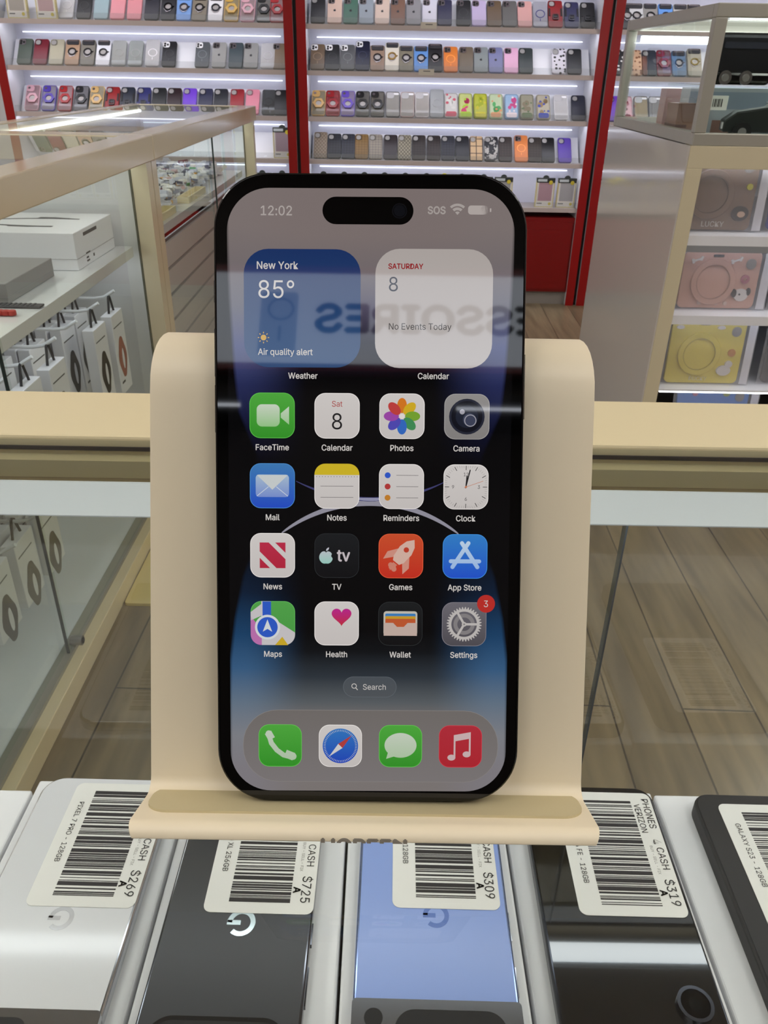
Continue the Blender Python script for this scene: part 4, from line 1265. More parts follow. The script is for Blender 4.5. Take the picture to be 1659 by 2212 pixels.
q = M().box(0.0380, 0.0388, -0.085, -0.070, 0.003, 0.006).box(0.0380, 0.0388, -0.112, -0.098, 0.003, 0.006)
q.build('side_button', SILV, P['root'])
# glossy black phone
P = deck_phone('used_phone', 0.1235, 0.3290, 0.0770, 0.162, -0.012, pm('mirror black back', '#08080a', 0.03, spec=0.8, coat=0.6), 'glossy black used phone with the $319 label and a round camera lens', 0.010, frame=pm('dark graphite frame', '#3a3c42', 0.15, metal=1.0))
z = P['zt']
price_label(P, -0.019, 0.0362, -0.083, '$319', 'VERIZON', 'SAMSUNG 24 FE - 128GB', 4)
for n, yy in enumerate((-0.126, -0.149)):
    q = M().ring(0.0245, yy, 0.0082, 0.0016, z, z + 0.0022, 28).use(1).disc(0.0245, yy, 0.0066, z, z + 0.0012, 24).use(2).disc(0.0245, yy, 0.003, z + 0.0012, z + 0.0014, 16)
    q.build('camera_lens', [pm('lens ring', '#5d6068', 0.2, metal=1.0), pm('lens glass', '#050506', 0.04), pm('lens core', '#0e1214', 0.05)], P['root'])
# phone in black rubber case
P = deck_phone('used_phone', 0.2235, 0.3225, 0.0790, 0.16, -0.012, pm('matte black rubber', '#1f1f21', 0.55), 'used phone in a matte black rubber case at the right edge', 0.010, thick=0.011)
price_label(P, -0.027, 0.028, -0.086, '$259', 'UNLOCKED', 'GALAXY S23 - 128GB', 5)

# ------------------------------------------------------------------ the phone stand
LN = math.radians(25.5)
EA = Vector((0, math.sin(LN), math.cos(LN)))
EN = Vector((0, -math.cos(LN), math.sin(LN)))
PC = EYE + (FWD + RGT * ((800 - 829.5) / F_PX) - UPV * ((1060 - 1106) / F_PX)) * 0.1825
STM = pm('cream moulded stand', '#e6d9bc', 0.42)
PADM = pm('tan rubber pad', '#bfb28c', 0.6)
ER = Vector((1, 0, 0))
bmat = Matrix(((ER.x, EA.x, EN.x, PC.x), (ER.y, EA.y, EN.y, PC.y), (ER.z, EA.z, EN.z, PC.z), (0, 0, 0, 1)))
STD = empty('phone_stand', mat=bmat)
# mid-line of the bent sheet in (a, n): front rim -> tray -> bend -> panel -> curl -> rear leg
NP = -0.0097
pth = []


def arc(ca, cn, r, t0, t1, n):
    return [(ca + r * math.sin(t), cn + r * math.cos(t)) for t in [t0 + (t1 - t0) * k / n for k in range(n + 1)]]


TA = -0.0769            # tray mid-line
RR_, NC = 0.0016, 0.0078
pth += [(TA - RR_ + RR_ * math.cos(t), NC + RR_ * math.sin(t)) for t in [math.radians(98) * (1 - k / 9) for k in range(10)]]
pth += [(TA, 0.0055)]
pth += [(TA, 0.001), (TA, -0.002)]
BR = 0.0050
pth += [(TA + BR - BR * math.cos(t), NP + BR - BR * math.sin(t)) for t in [(PI / 2) * k / 6 for k in range(7)]]
pth += [(-0.05, NP), (-0.02, NP), (0.01, NP), (0.022, NP)]
RC_ = 0.0135
pth += [(0.024 + RC_ * math.sin(t), NP - RC_ + RC_ * math.cos(t)) for t in [PI * 0.84 * k / 14 for k in range(1, 15)]]
pl = pth[-1]
d0 = Vector((pth[-1][0] - pth[-2][0], pth[-1][1] - pth[-2][1])).normalized()


def zw(a, n):
    return PC.z + a * EA.z + n * EN.z


s = 0.0
while zw(pl[0] + d0.x * s, pl[1] + d0.y * s) > TOPZ + 0.0016:
    s += 0.001
for k in range(1, 9):
    pth.append((pl[0] + d0.x * s * k / 8, pl[1] + d0.y * s * k / 8))
HT = 0.0014
HWD = 0.0535
q = M()
nP = len(pth)
i_curl0 = 10 + 1 + 2 + 7 + 4 - 1
prof = []
for k, (a, n) in enumerate(pth):
    p0, p1 = pth[max(k - 1, 0)], pth[min(k + 1, nP - 1)]
    tx, ty = p1[0] - p0[0], p1[1] - p0[1]
    l = math.hypot(tx, ty)
    nx, ny = -ty / l, tx / l
    if k <= i_curl0:
        hw = HWD
    else:
        f = min(1.0, (k - i_curl0) / 11.0)
        hw = HWD - 0.0055 * (1 - math.sqrt(max(0, 1 - f * f)))
    if k < 9:
        hw = HWD - 0.0012 * ((9 - k) / 9.0) ** 2
    prof.append(((a + nx * HT, n + ny * HT), (a - nx * HT, n - ny * HT), hw))
NX = 10
for (o1, o2, hw) in prof:
    for pt in (o1, o2):
        for j in range(NX + 1):
            q.v.append((-hw + 2 * hw * j / NX, pt[0], pt[1]))
st = 2 * (NX + 1)
for k in range(nP - 1):
    for j in range(NX):
        b = k * st + j
        q.face([b, b + 1, b + st + 1, b + st])
        b2 = b + NX + 1
        q.face([b2 + 1, b2, b2 + st, b2 + st + 1])
    for j in (0, NX):
        b = k * st + j
        q.face([b, b + st, b + st + NX + 1, b + NX + 1])
for k in (0, nP - 1):
    for j in range(NX):
        b = k * st + j
        q.face([b, b + 1, b + NX + 2, b + NX + 1])
so = q.build('bent_body', STM, STD, smooth=True, bevel=0.0007, seg=3)
q = M()
# pad lies on the tray
pp = rrpts(0, -0.0023, 0.1035, 0.0136, 0.0055, 8)
q.prism(pp, 0, 0.0006)
q.v = [(x, TA + HT + c, y) for x, y, c in q.v]
q.build('rubber_pad', PADM, STD)
tx_ = text('UGREEN', 0.0050, pm('engraved grey', '#857d70', 0.5), STD, 0, 0, 0, 'lettering', bold=0.0002)
ro_ = RR_ + HT + 0.00015
for vv in tx_.data.vertices:       # wrapped round the nose, its lower half turned under
    t = min(math.radians(108) - vv.co.y / ro_, math.radians(98))
    vv.co = (vv.co.x * 1.2, TA - RR_ + ro_ * math.cos(t), NC + ro_ * math.sin(t))
# hidden foot under the tray
za = (TOPZ - PC.z) / EA.z
q = M()
for x in (-0.042, 0.018):
    q = M()
    n0 = len(q.v)
    q.box(x, x + 0.024, -0.022, -0.010, 0.0, 1.0)
    for k in range(n0, len(q.v)):
        X_, Y_, Z_ = q.v[k]
        nn = Y_ + 0.004
        a_ = TA - HT if Z_ > 0.5 else (TOPZ + 0.0005 - PC.z - nn * EN.z) / EA.z
        q.v[k] = (X_, a_, nn)
    q.build('base_foot', STM, STD)
tag(STD, 'cream bent plastic phone stand on the glass counter, holding the lit phone', 'phone stand')

# ------------------------------------------------------------------ the standing phone
RT = 0.011
ER2 = ER * math.cos(RT) + EA * math.sin(RT)
EA2 = EA * math.cos(RT) - ER * math.sin(RT)
PO = PC + ER2 * -0.0003 + EA2 * -0.0012
PH = empty('smartphone', mat=Matrix(((ER2.x, EA2.x, EN.x, PO.x), (ER2.y, EA2.y, EN.y, PO.y), (ER2.z, EA2.z, EN.z, PO.z), (0, 0, 0, 1))))
mm = 0.001
BW, BH, TH_ = 71.5 * mm, 146.4 * mm, 7.8 * mm
M().rr(0, 0, BW, BH, 12.4 * mm, -TH_, -0.25 * mm, 14).build('frame', pm('polished black steel', '#1a1a1c', 0.16, metal=1.0), PH, bevel=0.0011, seg=3)
M().rr(0, 0, BW - 1.6 * mm, BH - 1.6 * mm, 11.6 * mm, -0.25 * mm, 0.0, 14).build('bezel', pm('black glass', '#020202', 0.03, spec=0.5), PH)
bx('side_button', (BW / 2 - 0.0002, BW / 2 + 0.0004, 18 * mm, 33 * mm, -5 * mm, -2.8 * mm), pm('polished black steel', '#1a1a1c'), PH)
for y in (33, 20, 47):
    h = 5.5 if y != 47 else 2.5
    bx('side_button', (-BW / 2 - 0.0004, -BW / 2 + 0.0002, (y - h) * mm, (y + h) * mm, -5 * mm, -2.8 * mm), pm('polished black steel', '#1a1a1c'), PH)


def wallpaper():
    m, nt, b = nt_of('screen wallpaper')
    N = Nodes(nt)
    vec, x, y, z = N.obj(1000.0)
    u = N.math('ABSOLUTE', N.math('ADD', x, -0.1))
    v = N.math('ADD', y, -1.2)      # back to the measured frame
    f = N.math('DIVIDE', N.math('ADD', v, 72.0), 142.0)
    P = lambda q: (q + 72.0) / 142.0
    cen = N.ramp(f, [(P(-60), '#76706e'), (P(-54), '#6f6b6a'), (P(-50), '#53585c'), (P(-44), '#2a3138'), (P(-38), '#0a0d10'), (P(-33), '#000000'), (P(26), '#000000'), (P(34), '#101022'), (P(42), '#4c465a'), (P(50), '#6c6466'), (P(58), '#766b69')])
    edg = N.ramp(f, [(P(-66), '#79757a'), (P(-58), '#787a80'), (P(-50), '#5d6d7e'), (P(-42), '#33567a'), (P(-34), '#163c60'), (P(-24), '#081a30'), (P(-13), '#010409'), (P(-8), '#000000'), (P(6), '#000004'), (P(14), '#0a0d26'), (P(24), '#20264e'), (P(33), '#444b76'), (P(42), '#62616c'), (P(52), '#6f6768'), (P(60), '#776d6b')])
    w0 = N.math('SMOOTHSTEP', 12.0, 31.0, u) if False else None
    mr = nt.nodes.new('ShaderNodeMapRange')
    mr.interpolation_type = 'SMOOTHSTEP'
    mr.inputs[1].default_value = 14.0
    mr.inputs[2].default_value = 30.0
    nt.links.new(u, mr.inputs[0])
    c = N.mix(mr.outputs[0], cen, edg)
    # the two round lobes: black outside their edge
    cu = N.ramp(f, [(P(-50), (1, 1, 1)), (P(-40), (0.995,) * 3), (P(-30), (0.96,) * 3), (P(-20), (0.90,) * 3), (P(-10), (0.78,) * 3), (P(8), (0.80,) * 3), (P(18), (0.925,) * 3), (P(28), (0.955,) * 3), (P(44), (0.985,) * 3), (P(58), (1, 1, 1))])
    lim = N.math('MULTIPLY', cu, 33.0)
    mk = nt.nodes.new('ShaderNodeMapRange')
    mk.inputs[1].default_value = 0.0
    mk.inputs[2].default_value = 0.9
    nt.links.new(N.math('SUBTRACT', lim, u), mk.inputs[0])
    c = N.mix(mk.outputs[0], (0.0, 0.0, 0.0), c)
    b.inputs['Base Color'].default_value = (0.004, 0.004, 0.005, 1)
    b.inputs['Roughness'].default_value = 0.03
    nt.links.new(c, b.inputs['Emission Color'])
    b.inputs['Emission Strength'].default_value = 1.0
    return m


SCR = M().rr(0.1 * mm, -0.4 * mm, 65.2 * mm, 139.8 * mm, 9.6 * mm, 0.0, 0.04 * mm, 14).build('screen', wallpaper(), PH)
# everything below uses the measured frame (mm), lifted step by step
OX, OY = 0.3, 1.2


class U:
    """screen artwork in millimetres"""

    def __init__(s, z=0.06):
        s.m, s.z = M(), z

    def q(s, lay=0, mi=0):
        s.m.use(mi)
        z0 = (s.z + 0.02 * lay) * mm
        return z0, z0 + 0.015 * mm

    def rr(s, cx, cy, w, h, r, lay=0, mi=0):
        a, b = s.q(lay, mi)
        s.m.rr((cx + OX) * mm, (cy + OY) * mm, w * mm, h * mm, r * mm, a, b, 8)
        return s

    def disc(s, cx, cy, r, lay=0, mi=0, ry=None, n=28):
        a, b = s.q(lay, mi)
        s.m.disc((cx + OX) * mm, (cy + OY) * mm, r * mm, a, b, n, (ry or r) * mm)
        return s

    def ring(s, cx, cy, r, w, lay=0, mi=0, n=36):
        a, b = s.q(lay, mi)
        s.m.ring((cx + OX) * mm, (cy + OY) * mm, r * mm, w * mm, a, b, n)
        return s

    def poly(s, pts, lay=0, mi=0):
        a, b = s.q(lay, mi)
        s.m.prism([((x + OX) * mm, (y + OY) * mm) for x, y in pts], a, b)
        return s

    def line(s, pts, w, lay=0, mi=0):
        a, b = s.q(lay, mi)
        s.m.strip([((x + OX) * mm, (y + OY) * mm) for x, y in pts], [k * mm for k in w] if isinstance(w, (list, tuple)) else w * mm, a, b)
        return s

    def frame(s, cx, cy, w, h, r, t, lay=0, mi=0):
        a, b = s.q(lay, mi)
        s.m.frame((cx + OX) * mm, (cy + OY) * mm, w * mm, h * mm, r * mm, t * mm, a, b, 8)
        return s

    def fruit(s, cx, cy, h, lay=0, mi=0):
        a, b = s.q(lay, mi)
        fruit(s.m, (cx + OX) * mm, (cy + OY) * mm, h * mm, a, b)
        return s

    def build(s, name, mats, parent=None):
        return s.m.build(name, mats, parent or PH)


def tx(body, size, col, cx, cy, parent=None, align='CENTER', bold=0.0, z=0.2, sx=0.93, name='caption'):
    return text(body, size * mm, ui(col), parent or PH, (cx + OX) * mm, (cy + OY) * mm, z * mm, name, align, 0, max(bold, 0) * mm * 0.7, sx)


LT = '#c4bfbb'
# arcs of the wallpaper
def arcpts(R, cy, a0, a1, n=40):
    return [(R * math.sin(t), cy + R * math.cos(t)) for t in [a0 + (a1 - a0) * k / n for k in range(n + 1)]]


wl = [0.25 + 1.0 * math.sin(PI * k / 40) ** 0.6 for k in range(41)]
U(0.045).line(arcpts(33.5, -2.9 - 33.5, -0.66, 0.66), wl).build('wallpaper_arc', ui('#8a8894'), SCR)
U(0.045).line(arcpts(38.0, -2.0 + 38.0, PI - 0.47, PI + 0.47), [0.15 + 0.8 * math.sin(PI * k / 40) for k in range(41)]).build('wallpaper_arc', ui('#3a3a66'), SCR)
U(0.05).line(arcpts(38.0, -2.0 + 38.0, PI - 0.14, PI + 0.14), [0.1 + 0.6 * math.sin(PI * k / 40) for k in range(41)]).build('wallpaper_arc', ui('#8a8aa4'), SCR)

U(0.06).rr(-0.85, 63.4, 20.6, 6.1, 3.05).build('camera_island', pm('black glass', '#020202'))
U(0.08).disc(6.3, 63.4, 1.3).ring(6.3, 63.4, 1.7, 0.25).build('front_camera', ui('#04060b'))
tx('12:02', 3.5, '#a59d99', -21.6, 63.3, bold=0.05, z=0.08, name='clock_time')
tx('SOS', 2.7, '#9d9591', 14.7, 63.6, bold=0.12, z=0.08, name='status_text')
u = U(0.06)
for r0, r1 in ((0.0, 0.75), (1.05, 1.65), (1.95, 2.5)):
    pts = [(19.4 + r1 * math.sin(t), 62.6 + r1 * math.cos(t)) for t in [-0.75 + 1.5 * k / 10 for k in range(11)]]
    inn = [(19.4 + r0 * math.sin(t), 62.6 + r0 * math.cos(t)) for t in [0.75 - 1.5 * k / 10 for k in range(11)]]
    u.poly(list(reversed(pts + inn)) if r0 else list(reversed(pts + [(19.4, 62.6)])))
u.build('wifi_symbol', ui('#a09894'))
U(0.06).rr(23.9, 63.7, 4.2, 2.0, 0.7).rr(26.9, 63.7, 0.35, 0.8, 0.1).rr(25.5, 63.7, 1.6, 2.0, 0.7, 0, 1).build('battery_symbol', [ui('#a89f9b'), ui('#857c79')])

# widgets
wd = U(0.06).rr(-15.75, 41.5, 26.6, 26.6, 5.6).build('weather_widget', ui('#122c5c', '#23466f'))
tx('New York', 2.75, LT, -26.2, 51.15, wd, 'LEFT', 0.06, 0.1)
tx('85°', 6.7, LT, -26.1, 45.8, wd, 'LEFT', -0.12, 0.1)
tx('Air quality alert', 2.35, LT, -25.9, 31.7, wd, 'LEFT', 0.05, 0.1)
u = U(0.08).disc(-24.6, 34.9, 0.65)
for k in range(8):
    a = 2 * PI * k / 8
    u.line([(-24.6 + 0.95 * math.cos(a), 34.9 + 0.95 * math.sin(a)), (-24.6 + 1.3 * math.cos(a), 34.9 + 1.3 * math.sin(a))], 0.2)
u.build('sun_symbol', ui('#c9a04a'), wd)
wd = U(0.06).rr(14.3, 41.6, 26.8, 26.8, 5.6).build('calendar_widget', ui('#a59d99', '#b3adab'))
tx('SATURDAY', 1.95, '#8a1c20', 3.8, 51.1, wd, 'LEFT', 0.07, 0.1)
tx('8', 5.4, '#2a2d3a', 3.7, 47.1, wd, 'LEFT', -0.06, 0.1)
tx('No Events Today', 2.4, '#3a3838', 3.9, 37.6, wd, 'LEFT', 0.0, 0.1)
tx('Weather', 2.25, LT, -15.6, 26.3, bold=0.05)
tx('Calendar', 2.25, LT, 14.3, 26.4, bold=0.05)

XI = [-22.7, -7.75, 7.2, 22.15]
YI = [17.2, 1.0, -15.2, -31.2]
GRN = ('#4aa03a', '#2f8a24')
WH = ('#c6c1be', '#bdb7b4')


def icon(cx, cy, cols, cap=None, s=10.4, capdy=-7.3):
    o = U(0.06).rr(cx, cy, s, s, 2.5).build('app_icon', ui(*cols))
    U(0.075).frame(cx, cy, s, s, 2.5, 0.12).build('icon_edge', ui('#%02x%02x%02x' % tuple(min(255, int(int(cols[0][i:i + 2], 16) * 1.12 + 14)) for i in (1, 3, 5))), o)
    if cap:
        tx(cap, 2.25, LT, cx, cy + capdy, o, bold=0.05)
    return o


def glyph():
    return U(0.095)


# row 1
o = icon(XI[0], YI[0], GRN, 'FaceTime')
glyph().rr(XI[0] - 0.9, YI[0], 5.3, 5.1, 1.2).poly([(XI[0] + 2.0, YI[0] - 0.5), (XI[0] + 3.9, YI[0] - 2.1), (XI[0] + 3.9, YI[0] + 2.1), (XI[0] + 2.0, YI[0] + 0.5)]).build('icon_symbol', ui('#c0cbb9', '#8dbb80'), o)
o = icon(XI[1], YI[0], WH, 'Calendar')
tx('Sat', 2.2, '#a02a28', XI[1], YI[0] + 2.75, o, name='icon_symbol', z=0.12)
tx('8', 6.2, '#1c1b1c', XI[1], YI[0] - 1.25, o, name='icon_symbol', z=0.12, bold=-0.05)
o = icon(XI[2], YI[0], WH, 'Photos')
u = glyph()
pc = ['#c9701c', '#c6a21e', '#6f9a2c', '#3c8450', '#2f62b4', '#4a44a8', '#93419c', '#b53a38']
for k in range(8):
    a = PI / 2 - 2 * PI * k / 8
    px_, py_ = XI[2] + 2.45 * math.cos(a), YI[0] + 2.45 * math.sin(a)
    pts = []
    for t in range(20):
        e = 2 * PI * t / 20
        ex, ey = 1.75 * math.cos(e), 1.12 * math.sin(e)
        pts.append((px_ + ex * math.cos(a) - ey * math.sin(a), py_ + ex * math.sin(a) + ey * math.cos(a)))
    u.poly(pts, 0.35 * k, k)
u.disc(XI[2], YI[0], 0.62, 3.2, 8)
u.build('icon_symbol', [ui(c) for c in pc] + [ui('#d6cfca')], o)
o = icon(XI[3], YI[0], ('#8b8886', '#7d7a78'), 'Camera')
c = (XI[3], YI[0])
glyph().disc(*c, 4.1).disc(*c, 3.6, 1, 1).disc(*c, 2.6, 2, 2).disc(c[0] + 0.6, c[1] - 0.7, 1.5, 3, 3).disc(c[0] - 1.1, c[1] + 1.1, 0.6, 4, 4).ring(c[0] + 0.8, c[1] - 0.9, 1.4, 0.2, 4, 4).build('icon_symbol', [ui('#232532'), ui('#10111a'), ui('#1c202e'), ui('#3a3e52'), ui('#9a98a2')], o)
# row 2
o = icon(XI[0], YI[1], ('#3a74ac', '#2146b8'), 'Mail')
c = (XI[0], YI[1])
glyph().rr(c[0], c[1], 7.7, 5.2, 0.8).poly([(c[0] - 3.6, c[1] + 2.5), (c[0], c[1] - 0.9), (c[0] + 3.6, c[1] + 2.5)], 1, 1).line([(c[0] - 3.6, c[1] - 2.4), (c[0] - 0.9, c[1] - 0.2)], 0.14, 1, 2).line([(c[0] + 3.6, c[1] - 2.4), (c[0] + 0.9, c[1] - 0.2)], 0.14, 1, 2).build('icon_symbol', [ui('#9fb4c8', '#7388c4'), ui('#bfc4c4'), ui('#c8d0d8')], o)
o = icon(XI[1], YI[1], WH, 'Notes')
c = (XI[1], YI[1])
pts = [p for p in [((x - 0) / 1, y) for x, y in rrpts(c[0], c[1], 10.4, 10.4, 2.5, 8)] if p[1] > c[1] + 2.7]
u = glyph().poly(pts + [(c[0] - 5.2, c[1] + 2.6), (c[0] + 5.2, c[1] + 2.6)], 0, 0)
for k in range(15):
    u.disc(c[0] - 4.7 + 9.4 * k / 14, c[1] + 2.2, 0.1, 0, 1, n=8)
u.line([(c[0] - 3.8, c[1]), (c[0] + 3.8, c[1])], 0.11, 0, 1).line([(c[0] - 3.8, c[1] - 2.6), (c[0] + 3.8, c[1] - 2.6)], 0.11, 0, 1)
u.build('icon_symbol', [ui('#c4ab22'), ui('#6c6868')], o)
o = icon(XI[2], YI[1], WH, 'Reminders')
c = (XI[2], YI[1])
u = glyph()
for k in range(3):
    y = c[1] + 2.6 - 2.6 * k
    u.disc(c[0] - 3.2, y, 0.68, 0, k).line([(c[0] - 1.2, y), (c[0] + 3.9, y)], 0.11, 0, 3)
u.build('icon_symbol', [ui('#2c52bc'), ui('#a83434'), ui('#b87828'), ui('#6a6666')], o)
o = icon(XI[3], YI[1], WH, 'Clock')
c = (XI[3], YI[1])
u = glyph()
for k in range(60):
    a = 2 * PI * k / 60
    r1 = min(4.9 / max(abs(math.cos(a)), abs(math.sin(a))), 5.3)
    ln_ = 1.0 if k % 5 == 0 else 0.55
    u.line([((r1 - ln_) * math.cos(a) + c[0], (r1 - ln_) * math.sin(a) + c[1]), (r1 * math.cos(a) + c[0], r1 * math.sin(a) + c[1])], 0.14 if k % 5 == 0 else 0.06, 0, 0 if k % 5 == 0 else 1)
u.line([c, (c[0] + 0.25, c[1] + 2.6)], 0.3, 1, 0).line([(c[0] - 0.1, c[1] - 0.3), (c[0] + 0.95, c[1] + 4.0)], 0.26, 2, 0).line([(c[0] - 0.4, c[1] - 0.15), (c[0] + 4.0, c[1] + 1.4)], 0.1, 3, 2).disc(c[0], c[1], 0.25, 4, 2)
u.build('icon_symbol', [ui('#1d1c1d'), ui('#8a8684'), ui('#b8704e')], o)
for tt, dx, dy in (('12', 0, 2.9), ('3', 3.0, 0), ('6', 0, -2.8), ('9', -3.0, 0)):
    tx(tt, 1.35, '#2a292a', c[0] + dx, c[1] + dy, o, name='icon_numeral', z=0.11)
# row 3
o = icon(XI[0], YI[2], WH, 'News')
c = (XI[0], YI[2])
a = 3.0
glyph().poly([(c[0] - a, c[1] + a), (c[0] - a, c[1] + a - 2.1), (c[0] + a - 2.1, c[1] - a), (c[0] + a, c[1] - a), (c[0] + a, c[1] - a + 2.1), (c[0] - a + 2.1, c[1] + a)]).poly([(c[0] - a, c[1] - a), (c[0] - a + 2.4, c[1] - a), (c[0] - a, c[1] - a + 2.4)]).poly([(c[0] + a, c[1] + a), (c[0] + a - 2.4, c[1] + a), (c[0] + a, c[1] + a - 2.4)]).build('icon_symbol', ui('#b02a44', '#a82238'), o)
o = icon(XI[1], YI[2], ('#17191b', '#0b0b0d'), 'TV')
c = (XI[1], YI[2])
glyph().fruit(c[0] - 2.5, c[1], 3.9).build('icon_symbol', ui('#b9b4c0', '#8fc0b4'), o)
tx('tv', 4.6, '#b9b0b4', c[0] + 1.6, c[1] + 0.1, o, name='icon_symbol', z=0.12, bold=0.14)
o = icon(XI[2], YI[2], ('#c04a28', '#b82a1c'), 'Games')
c = (XI[2], YI[2])
Rk = lambda pts: [(c[0] + 0.25 + (x * 0.78 - y * -0.63), c[1] + 0.2 + (x * -0.63 + y * 0.78)) for x, y in pts]
u = glyph()
u.poly(Rk([(0, 4.6), (-1.2, 3.2), (-1.7, 1.4), (-1.5, -1.2), (-0.9, -2.2), (0.9, -2.2), (1.5, -1.2), (1.7, 1.4), (1.2, 3.2)]))
u.poly(Rk([(-1.65, 0.7), (-3.2, -1.4), (-2.9, -3.4), (-1.35, -1.6)]), 0, 1).poly(Rk([(1.65, 0.7), (1.35, -1.6), (2.9, -3.4), (3.2, -1.4)]), 0, 1)
u.poly(Rk([(-0.6, -2.5), (0, -4.6), (0.6, -2.5)]), 0, 2)
pq = Rk([(0, 1.6)])[0]
u.disc(pq[0], pq[1], 0.62, 1, 3)
for k in range(4):
    pq = Rk([(-0.6 + 0.4 * k, -3.4 - 0.3 * (k % 2))])[0]
    u.disc(pq[0], pq[1], 0.6, 0, 2)
u.build('icon_symbol', [ui('#c9a89a'), ui('#c48878'), ui('#c07a68'), ui('#b23a26')], o)
o = icon(XI[3], YI[2], ('#2f78bc', '#1f4cc0'), 'App Store')
c = (XI[3], YI[2])
cap_ = lambda p0, p1: ([p0, p1], 0.95)
u = glyph()
for p0, p1 in (((0.75, 3.1), (-2.9, -2.5)), ((-0.75, 3.1), (2.9, -2.5))):
    u.line([(c[0] + p0[0], c[1] + p0[1]), (c[0] + p1[0], c[1] + p1[1])], 0.95).disc(c[0] + p0[0], c[1] + p0[1], 0.475).disc(c[0] + p1[0], c[1] + p1[1], 0.475)
u.line([(c[0] - 3.3, c[1] - 1.15), (c[0] + 3.3, c[1] - 1.15)], 0.95).disc(c[0] - 3.3, c[1] - 1.15, 0.475).disc(c[0] + 3.3, c[1] - 1.15, 0.475)
u.build('icon_symbol', ui('#b4c8dc', '#93b0d8'), o)
# row 4
o = icon(XI[0], YI[3], ('#4d9a46', '#43913f'), 'Maps')
c = (XI[0], YI[3])
base = rrpts(c[0], c[1], 10.4, 10.4, 2.5, 8)
u = glyph()
u.poly([p for p in base if p[1] < c[1] + 0.1 and p[0] < c[0] - 2.4] + [(c[0] - 2.6, c[1] - 5.2), (c[0] - 2.6, c[1] - 1.5), (c[0] - 5.2, c[1] + 1.6)], 0, 0)
u.poly([(c[0] - 2.6, c[1] - 5.2), (c[0] + 5.2 - 2.5, c[1] - 5.2)] + [p for p in base if p[0] > c[0] + 2.7 and p[1] < c[1] - 2.4] + [(c[0] + 5.2, c[1] - 2.2), (c[0] - 2.6, c[1] + 2.8)], 0, 1)
u.poly([(c[0] + 0.5, c[1] - 5.2), (c[0] + 3.6, c[1] - 5.2), (c[0] + 2.2, c[1] - 3.2)], 1, 2)
u.poly([(c[0] - 5.2, c[1] + 2.6), (c[0] - 5.2, c[1] + 0.6), (c[0] - 2.6, c[1] + 1.8), (c[0] - 2.6, c[1] + 4.6)], 0, 1)
u.poly([(c[0] - 2.7, c[1] - 1), (c[0] - 0.5, c[1] - 1), (c[0] - 0.5, c[1] + 5.2), (c[0] - 2.7, c[1] + 5.2)], 1, 1)
u.poly([(c[0] - 2.4, c[1] - 1), (c[0] - 0.4, c[1] - 1), (c[0] - 0.4, c[1] + 5.15), (c[0] - 2.4, c[1] + 5.15)], 2, 3)
u.disc(c[0] - 1.25, c[1] - 0.95, 2.95, 3, 4).disc(c[0] - 1.25, c[1] - 0.95, 2.4, 4, 3)
u.poly([(c[0] - 1.25, c[1] + 0.9), (c[0] - 2.35, c[1] - 2.0), (c[0] - 1.25, c[1] - 1.35), (c[0] - 0.15, c[1] - 2.0)], 5, 4)
u.build('icon_symbol', [ui('#b26aa4'), ui('#bcb8ba'), ui('#c0a024'), ui('#2b54b8'), ui('#c8cccf')], o)
o = icon(XI[1], YI[3], WH, 'Health')
c = (XI[1] + 1.15, YI[3] + 1.3)
ht = []
for k in range(48):
    t = 2 * PI * k / 48
    ht.append((c[0] + 0.145 * 16 * math.sin(t) ** 3, c[1] + 0.5 + 0.145 * (13 * math.cos(t) - 5 * math.cos(2 * t) - 2 * math.cos(3 * t) - math.cos(4 * t))))
glyph().poly(list(reversed(ht))).build('icon_symbol', ui('#b02484', '#b62a2c'), o)
o = icon(XI[2], YI[3], ('#181a1b', '#0a0a0b'), 'Wallet')
c = (XI[2], YI[3])
u = glyph().rr(c[0], c[1] + 0.1, 7.9, 5.8, 0.7)
for k, mi in enumerate((1, 2, 3)):
    u.rr(c[0], c[1] + 2.0 - 0.62 * k, 7.1, 0.9, 0.3, 1 + k, mi)
u.rr(c[0], c[1] - 0.2, 7.1, 1.6, 0.2, 3, 3)
u.poly([(c[0] - 3.9, c[1] - 2.8), (c[0] + 3.9, c[1] - 2.8), (c[0] + 3.9, c[1] + 0.25), (c[0] + 1.7, c[1] + 0.25), (c[0] + 0.8, c[1] - 0.7), (c[0] - 0.8, c[1] - 0.7), (c[0] - 1.7, c[1] + 0.25), (c[0] - 3.9, c[1] + 0.25)], 5, 4)
u.build('icon_symbol', [ui('#b8b4a8'), ui('#3a78b0'), ui('#c09224'), ui('#b4532c'), ui('#b9a49a')], o)
o = icon(XI[3], YI[3], ('#66636a', '#4a474c'), 'Settings')
c = (XI[3], YI[3])
u = glyph()
gear = []
for k in range(144):
    t = 2 * PI * k / 144
    gear.append(((4.1 if (k // 2) % 2 else 3.6) * math.cos(t) + c[0], (4.1 if (k // 2) % 2 else 3.6) * math.sin(t) + c[1]))
inn = [(3.0 * math.cos(2 * PI * k / 144) + c[0], 3.0 * math.sin(2 * PI * k / 144) + c[1]) for k in range(144)]
z0, z1 = u.q(1, 0)
u.m.loop([((x + OX) * mm, (y + OY) * mm) for x, y in gear], [((x + OX) * mm, (y + OY) * mm) for x, y in inn], z0, z1)
u.ring(c[0], c[1], 2.5, 0.9, 0, 1)
for k in range(3):
    a = PI + PI / 3 + 2 * PI * k / 3 + PI / 3
    u.line([c, (c[0] + 3.1 * math.cos(a - PI), c[1] + 3.1 * math.sin(a - PI))], 0.55, 2, 0)
u.disc(c[0], c[1], 0.55, 3, 0).disc(c[0], c[1], 0.22, 4, 1)
u.build('icon_symbol', [ui('#b4afac'), ui('#7d797a')], o)
